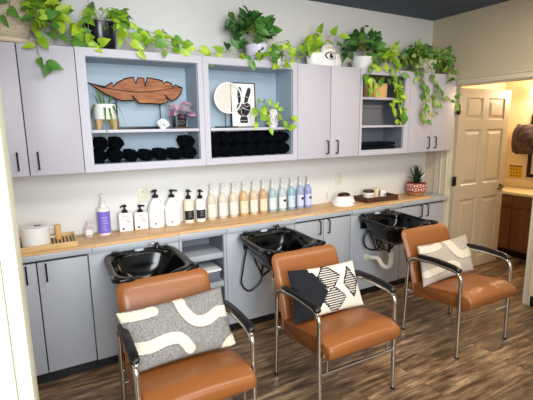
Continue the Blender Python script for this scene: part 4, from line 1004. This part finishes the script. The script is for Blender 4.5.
# woven basket planter at far left
bp_ = at(2, 30, y=-.14); bxc = at(1, 20, y=-.14).x
t = empty('potted_pothos', (bxc, -.13, TZ+.001), 'trailing lime pothos in a cream woven planter at the far left above the cabinets', 'plant')
bm = bmesh.new(); lathe(bm, [(0, 0), (.18, 0), (.185, .008), (.185, .024), (.18, .028), (0, .028)], n=40); link('saucer', bm, mat('pale_tray', '#cdb9a0', .5, var=.1), t, smooth=30)
def weave(a, z): return 1+.012*math.sin(a*26+(int(z/.016) % 2)*PI)
wm = mat('woven_cream', '#dccfba', .9, scale=90, col2='#c2b296', bump=1, bscale=160)
lt('pot', [(0, .029), (.12, .029)]+[(.125+.028*math.sin(PI*(i/26)*.9), .03+i*.0085) for i in range(27)]+[(.130, .262), (.12, .255), (.115, .235), (0, .235)], wm, t, n=90, wav=weave, smooth=80)
lt('soil', [(0, .236), (.113, .236), (0, .245)], M['soil'], t)
ob = t.location
foliage(t, [V((24, -4, -.12), (36, 4, -.12), (42, 14, -.18), (44, 24, -.22), (46, 34, -.27)),
                        V((36, 0, -.16), (36, 20, -.29), (36, 38, -.325), (38, 52, -.33), (43, 66, -.33), (47, 76, -.33)),
            V((26, -2, -.2), (40, 6, -.2), (52, 10, -.2), (60, 22, -.2), (70, 32, -.2), (78, 38, -.2)),
            V((30, 8, -.2), (44, 20, -.22), (56, 30, -.24), (68, 38, -.25), (80, 42, -.26), (96, 45, -.26)),
            V((10, -4, -.25), (9, 10, -.31), (4, 20, -.31)), V((36, 0, -.15), (46, -2, -.15), (56, 10, -.17))], LIME+[DARKL[1]], L=.085, step=.05, clump=[(tuple(at(40, 0, y=-.08)), .09, .05, .12, 18), (tuple(at(46, 20, y=-.15)), .11, .07, .11, 20)], org=ob, seed=11)
# black pot
p = at(99.5, 30, y=-.13)
t = empty('potted_pothos', (p.x, -.13, TZ+.001), 'long trailing lime pothos in a black pot above the left shelf unit', 'plant')
lt('pot', [(0, 0), (.088, 0), (.092, .006), (.104, .175), (.104, .185), (.098, .185), (.096, .165), (0, .165)], mat('satin_black_pot', '#15171f', .25), t, n=36); lt('soil', [(0, .166), (.095, .166), (0, .17)], M['soil'], t)
foliage(t, [V((98, 18, -.14), (92, 14, -.2), (88, 22, -.27), (90, 34, -.29), (92, 42, -.29), (104, 44, -.3)),
            V((100, 18, -.14), (108, 8, -.2), (118, 12, -.22), (126, 22, -.23), (134, 30, -.24), (146, 36, -.25), (158, 38, -.25), (170, 42, -.25), (182, 48, -.26), (196, 51, -.26), (205, 52, -.26)),
            V((102, 18, -.14), (114, 18, -.22), (124, 30, -.25), (136, 36, -.26), (148, 42, -.27), (160, 46, -.28), (176, 49, -.28), (186, 50, -.28)),
            V((100, 16, -.14), (94, 8, -.15), (88, 2, -.16), (90, -3, -.16)), V((104, 18, -.14), (120, 36, -.28), (132, 46, -.31), (150, 50, -.31)),
            V((126, 22, -.23), (140, 28, -.22), (156, 34, -.22), (172, 38, -.22)),
            V((96, 18, -.14), (82, 24, -.22), (76, 36, -.25), (84, 43, -.28))], LIME[:2]+[LIME[2]], L=.080, step=.046, clump=[(tuple(at(122, 22, y=-.2)), .09, .05, .08, 12)], org=t.location, seed=12)
# white pot with lilac pattern, above the middle shelf unit
p = at(258, 45, y=-.13)
t = empty('potted_syngonium', (p.x, -.13, TZ+.001), 'bushy dark green plant in a white pot with lilac pattern above the middle shelf unit', 'plant')
lt('pot', [(0, 0), (.085, 0), (.09, .005), (.105, .135), (.1, .14), (.097, .12), (0, .12)], mat('lilac_pattern_pot', '#e3e0e8', .4, scale=14, col2='#c8c0da'), t, n=36); lt('soil', [(0, .121), (.096, .121), (0, .125)], M['soil'], t)
foliage(t, [V((250, 30, -.16), (238, 34, -.2), (230, 40, -.24), (228, 48, -.26)), V((262, 36, -.16), (268, 44, -.25), (270, 52, -.30), (276, 58, -.325)), V((240, 28, -.14), (228, 16, -.13), (231, 14, -.13))], DARKL, L=.085, step=.045, clump=[(tuple(at(252, 29, y=-.13)), .16, .08, .15, 90)], org=t.location, seed=13)
# lime trailing one at its feet (rooted in a small clear jar)
pj = at(278, 55, y=-.12)
t = empty('pothos_cutting', (pj.x, -.12, TZ+.001), 'lime pothos cutting in a small white cup trailing along above the middle shelf unit', 'plant')
lt('cup', [(0, 0), (.03, 0), (.035, .06), (.03, .06), (.028, .05), (0, .05)], M['white'], t)
foliage(t, [V((278, 50, -.12), (262, 54, -.24), (250, 56, -.28), (238, 55, -.28), (226, 52, -.28), (214, 54, -.28), (208, 53, -.28)), V((278, 50, -.12), (284, 42, -.2), (274, 44, -.26), (268, 54, -.31), (272, 63, -.325)), V((278, 50, -.12), (288, 52, -.28), (294, 56, -.30), (300, 50, -.28)), V((262, 54, -.24), (254, 60, -.315), (248, 62, -.325)), V((280, 50, -.13), (282, 64, -.325), (275, 68, -.33))], LIME, L=.070, step=.050, org=t.location, seed=14)

# eye planter
pe = at(325, 60, y=-.15)
t = empty('eye_planter', (pe.x, -.14, TZ+.001), 'white oval planter painted with a black eye, with lime leaves, above the middle cabinet', 'plant')
bm = bmesh.new(); lathe(bm, [(0, 0), (.15, 0), (.16, .01), (.165, .10), (.16, .115), (.15, .115), (.148, .10), (0, .10)], sx=1.12, sy=.5, n=48); link('pot', bm, M['white'], t, smooth=40)
bm = bmesh.new(); lathe(bm, [(0, 0), (.066, 0), (.076, .02), (.078, .14), (.062, .175), (.03, .19), (0, .192)], n=36, sy=.6, c=(0, -.050, 0)); pf = link('pot_face', bm, M['white'], t, smooth=40)
bm = bmesh.new(); e3 = lambda a, b: Vector((a, -.050-.0468*math.sqrt(max(0, 1-(a/.078)**2))-.0025, .090+b*1.35)); 
al = [(.052*math.cos(k*PI/12), .028*math.sin(k*PI/12)*(1 if k <= 12 else .95)) for k in range(24)]
o1 = [bm.verts.new(e3(a*1.0, b)) for a, b in [(x_*(1.12), y_*.9) for x_, y_ in al]]; bm.faces.new(o1); link('eye_outline', bm, inkb, pf)
bm = bmesh.new(); bm.faces.new([bm.verts.new(e3(a*.9, b*.62)+Vector((0, -.0015, 0))) for a, b in al]); link('eye_white', bm, M['white'], pf)
bm = bmesh.new(); bm.faces.new([bm.verts.new(e3(.002+.021*math.cos(k*PI/8), .017*math.sin(k*PI/8))+Vector((0, -.003, 0))) for k in range(16)]); link('pupil', bm, inkb, pf)
bm = bmesh.new(); bm.faces.new([bm.verts.new(e3(.009+.005*math.cos(k*PI/5), .006+.006*math.sin(k*PI/5))+Vector((0, -.004, 0))) for k in range(10)]); link('glint', bm, M['white'], pf)
bm = bmesh.new()
for k in range(6):
    a = -.042+k*.0168; tube(bm, [e3(a, .034+.006*math.cos(a*30)), e3(a*1.15, .056)], .003, n=5)
link('lashes', bm, mat('lash_tan', '#c9a98c', .5), pf)
lt('soil', [(0, .101), (.14, .101), (0, .104)], M['soil'], t, sx=1.12, sy=.5)
foliage(t, [V((315, 52, -.14), (308, 46, -.16), (303, 40, -.18), (302, 50, -.2)), V((318, 50, -.14), (320, 40, -.15), (316, 32, -.15), (318, 31, -.15)), V((322, 48, -.14), (330, 36, -.17), (338, 36, -.18), (344, 40, -.2)), V((314, 52, -.14), (306, 52, -.2), (309, 50, -.23)), V((312, 52, -.14), (298, 58, -.2), (292, 64, -.26))], LIME[:2], L=.080, step=.055, clump=[(tuple(at(313, 46, y=-.15)), .07, .04, .05, 9)], org=t.location, seed=15)
# white pot with dark leaves
p = at(362, 60, y=-.14)
t = empty('potted_peperomia', (p.x, -.14, TZ+.001), 'dark green leafy plant in a white pot right of the eye planter', 'plant')
lt('pot', [(0, 0), (.085, 0), (.092, .006), (.104, .115), (.098, .115), (.097, .10), (0, .10)], M['whitem'], t, n=36); lt('soil', [(0, .101), (.096, .101), (0, .105)], M['soil'], t)
foliage(t, [V((350, 48, -.15), (343, 46, -.18), (339, 44, -.2)), V((352, 52, -.16), (346, 54, -.22), (342, 53, -.24)), V((358, 40, -.15), (362, 28, -.15), (364, 26, -.15))], DARKL, L=.095, step=.05, clump=[(tuple(at(363, 46, y=-.13)), .17, .09, .18, 46)], org=t.location, seed=16)
# glass pot with trailing lime/green at the right of it
p = at(386, 62, y=-.13)
t = empty('potted_pothos', (p.x, -.13, TZ+.001), 'lime pothos in a white cup trailing over the narrow right shelf unit', 'plant')
lt('pot', [(0, 0), (.055, 0), (.06, .005), (.072, .10), (.067, .10), (.065, .085), (0, .085)], M['white'], t); lt('soil', [(0, .086), (.064, .086), (0, .09)], M['soil'], t)
foliage(t, [V((384, 56, -.14), (376, 58, -.25), (370, 66, -.31), (366, 76, -.325), (367, 88, -.33)), V((386, 56, -.14), (392, 60, -.26), (390, 70, -.32), (394, 84, -.325), (395, 98, -.33), (390, 106, -.33), (396, 118, -.33), (398, 126, -.33)), V((388, 56, -.14), (396, 62, -.28), (400, 74, -.32), (399, 92, -.33), (402, 104, -.33), (400, 116, -.33)), V((386, 56, -.14), (384, 64, -.3), (380, 70, -.31)), V((396, 84, -.33), (402, 96, -.335), (398, 112, -.335), (404, 118, -.335)), V((388, 54, -.14), (394, 46, -.15), (396, 42, -.16))], LIME+[LIME[0]], L=.068, step=.038, clump=[(tuple(at(388, 55, y=-.16)), .11, .06, .07, 22)], org=t.location, seed=17)
# corner plant
p = at(424, 66, y=-.13)
t = empty('potted_pothos', (p.x, -.13, TZ+.001), 'large variegated pothos spilling over the corner cabinet beside the doorway', 'plant')
lt('pot', [(0, 0), (.10, 0), (.108, .006), (.125, .14), (.118, .14), (.115, .12), (0, .12)], mat('rustic_pot', '#c6c0b2', .7, var=.15, scale=30), t, n=36); lt('soil', [(0, .121), (.114, .121), (0, .125)], M['soil'], t)
foliage(t, [V((412, 58, -.16), (404, 62, -.25), (400, 68, -.28)), V((420, 62, -.2), (420, 72, -.31), (424, 84, -.33), (430, 96, -.33), (436, 104, -.335)), V((426, 60, -.2), (432, 72, -.31), (434, 82, -.33), (438, 92, -.335), (432, 99, -.335)), V((418, 60, -.2), (414, 70, -.31), (420, 80, -.33), (426, 90, -.33)),
            V((436, 58, -.16), (446, 64, -.26), (450, 74, -.31), (446, 84, -.33)), V((440, 56, -.15), (450, 58, -.2), (453, 70, -.28), (450, 82, -.31)), V((434, 100, -.335), (442, 98, -.335), (452, 100, -.335), (458, 104, -.33), (457, 112, -.33)), V((424, 84, -.33), (424, 100, -.335), (420, 112, -.335), (424, 124, -.335)), V((428, 112, -.335), (434, 112, -.335)), V((424, 90, -.33), (426, 104, -.335), (430, 116, -.335))],
        MIXL+[LIME[1]], L=.062, step=.042, clump=[(tuple(at(419, 60, y=-.16)), .20, .12, .19, 150), (tuple(at(438, 62, y=-.18)), .13, .10, .17, 90)], org=t.location, seed=18)

# ---------------------------------------------------------------- bathroom things
t = empty('vanity_cabinet', (4.38, -.55, 0), 'brown wooden bathroom vanity with pale top seen through the doorway', 'cabinet')
bx('body', (-.215, .238, -.72, .74, .10, .80), M['vanity'], t); bx('toe_kick', (-.15, .238, -.72, .74, 0, .10), M['kick'], t)
for k in range(3):
    y1 = .73-k*.49; y0_ = y1-.47
    bx('drawer', (-.232, -.216, y0_, y1, .655, .785), M['vanity'], t, bev=.003)
    bm = bmesh.new(); box(bm, -.226, -.216, y0_, y1, .125, .635); box(bm, -.234, -.226, y0_, y0_+.06, .125, .635); box(bm, -.234, -.226, y1-.06, y1, .125, .635); box(bm, -.234, -.226, y0_+.06, y1-.06, .125, .185); box(bm, -.234, -.226, y0_+.06, y1-.06, .575, .635); link('door', bm, M['vanity'], t)
bx('vanity_top', (-.25, .239, -.74, .748, .80, .835), M['vtop'], t, bev=.004); bx('backsplash', (.215, .239, -.74, .748, .835, .93), M['vtop'], t, bev=.003)
# towel hanging from wall hook
a = at(512, 122, x=4.5); b_ = at(533, 158, x=4.5)
t = empty('hanging_towels', (4.605, -.165, 1.68), 'dark brown bunched towels hanging on the bathroom wall', 'towel')
bt = mat('brown_terry', '#3f3231', .95, scale=20, col2='#5e4e4b', bump=.8, bscale=120)
def lump(name, cx, cy, cz, rx, ry, rz, sd, rib=0):
    bm = bmesh.new(); bmesh.ops.create_uvsphere(bm, u_segments=40, v_segments=28, radius=1)
    for v in bm.verts:
        c_ = v.co.copy(); s = 1+.13*noise.noise(c_*1.6+Vector((sd, 0, 0)))+rib*.04*math.sin(c_.z*14+c_.y*5); q = [math.copysign(abs(k)**.75, k) for k in c_]
        v.co = Vector((cx+rx*q[0]*s, cy+ry*q[1]*s, cz+rz*q[2]*s))
    link(name, bm, bt, t, smooth=True)
lump('towel_fold', -.09, .075, -.22, .075, .062, .185, 1); lump('towel_fold', -.11, -.06, -.16, .085, .11, .13, 5, 1); lump('towel_fold', -.10, -.17, -.22, .08, .10, .16, 9, 1); lump('towel_fold', -.11, -.03, -.30, .07, .12, .10, 7)
tb('rail', [(-.012, .12, -.04), (-.06, .12, -.04), (-.06, -.3, -.04), (-.012, -.3, -.04)], .007, M['chrome'], t)
# notice
a = at(509.5, 165, x=4.615); b_ = at(521.5, 178.5, x=4.615)
t = empty('wall_notice', (4.62, (a.y+b_.y)/2, (a.z+b_.z)/2), 'small yellow and black notice on the bathroom wall', 'notice'); hw = abs(a.y-b_.y)/2; hh = abs(a.z-b_.z)/2
bx('notice_sheet', (-.003, -.0005, -hw, hw, -hh, hh), mat('notice_yellow', '#d3ab26', .5), t)
bm = bmesh.new(); box(bm, -.0045, -.003, -hw, hw, hh*.80, hh)
for r_ in range(3):
    for k in range(4): y = -hw*.8+k*hw*.44; z = hh*.45-r_*hh*.5; box(bm, -.0045, -.003, y, y+hw*.24, z-hh*.16, z)
link('notice_marks', bm, inkb, t)
# dark framed mirror at the right
a = at(528.5, 141, x=4.6); b_ = at(528.5, 180, x=4.6)
t = empty('wall_mirror', (4.62, a.y-.365, .98), 'dark framed bathroom mirror partly hidden behind the door casing', 'mirror')
bm = bmesh.new(); box(bm, -.025, -.001, .31, .35, 0, .80); box(bm, -.025, -.001, -.35, -.31, 0, .80); box(bm, -.025, -.001, -.31, .31, 0, .04); box(bm, -.025, -.001, -.31, .31, .76, .80); link('frame', bm, blk, t)
bx('glass', (-.012, -.001, -.31, .31, .04, .76), bpy.data.materials['mirror_glass'], t)
# lamp
t = empty('vanity_light', (4.62, -.515, 2.03), 'brass bathroom wall light with glowing globes at the right edge', 'lamp')
bx('wall_bar', (-.03, -.001, -.32, .32, -.03, .03), M['brass'], t, bev=.004)
gm = emis('globe_glow', '#fff0cc', 14)
for k, y in enumerate((.27, .0, -.27)): lt('globe', [(0, -.06)]+[(.06*math.sin(PI*i/12), -.06*math.cos(PI*i/12)) for i in range(1, 12)]+[(0, .06)], gm, t, c=(-.10, y, 0), n=24); tb('arm', [(-.02, y, 0), (-.06, y, 0)], .012, M['brass'], t)
point('bathroom_bulb', (4.36, -.55, 2.02), 24, (1, .80, .56), .1)
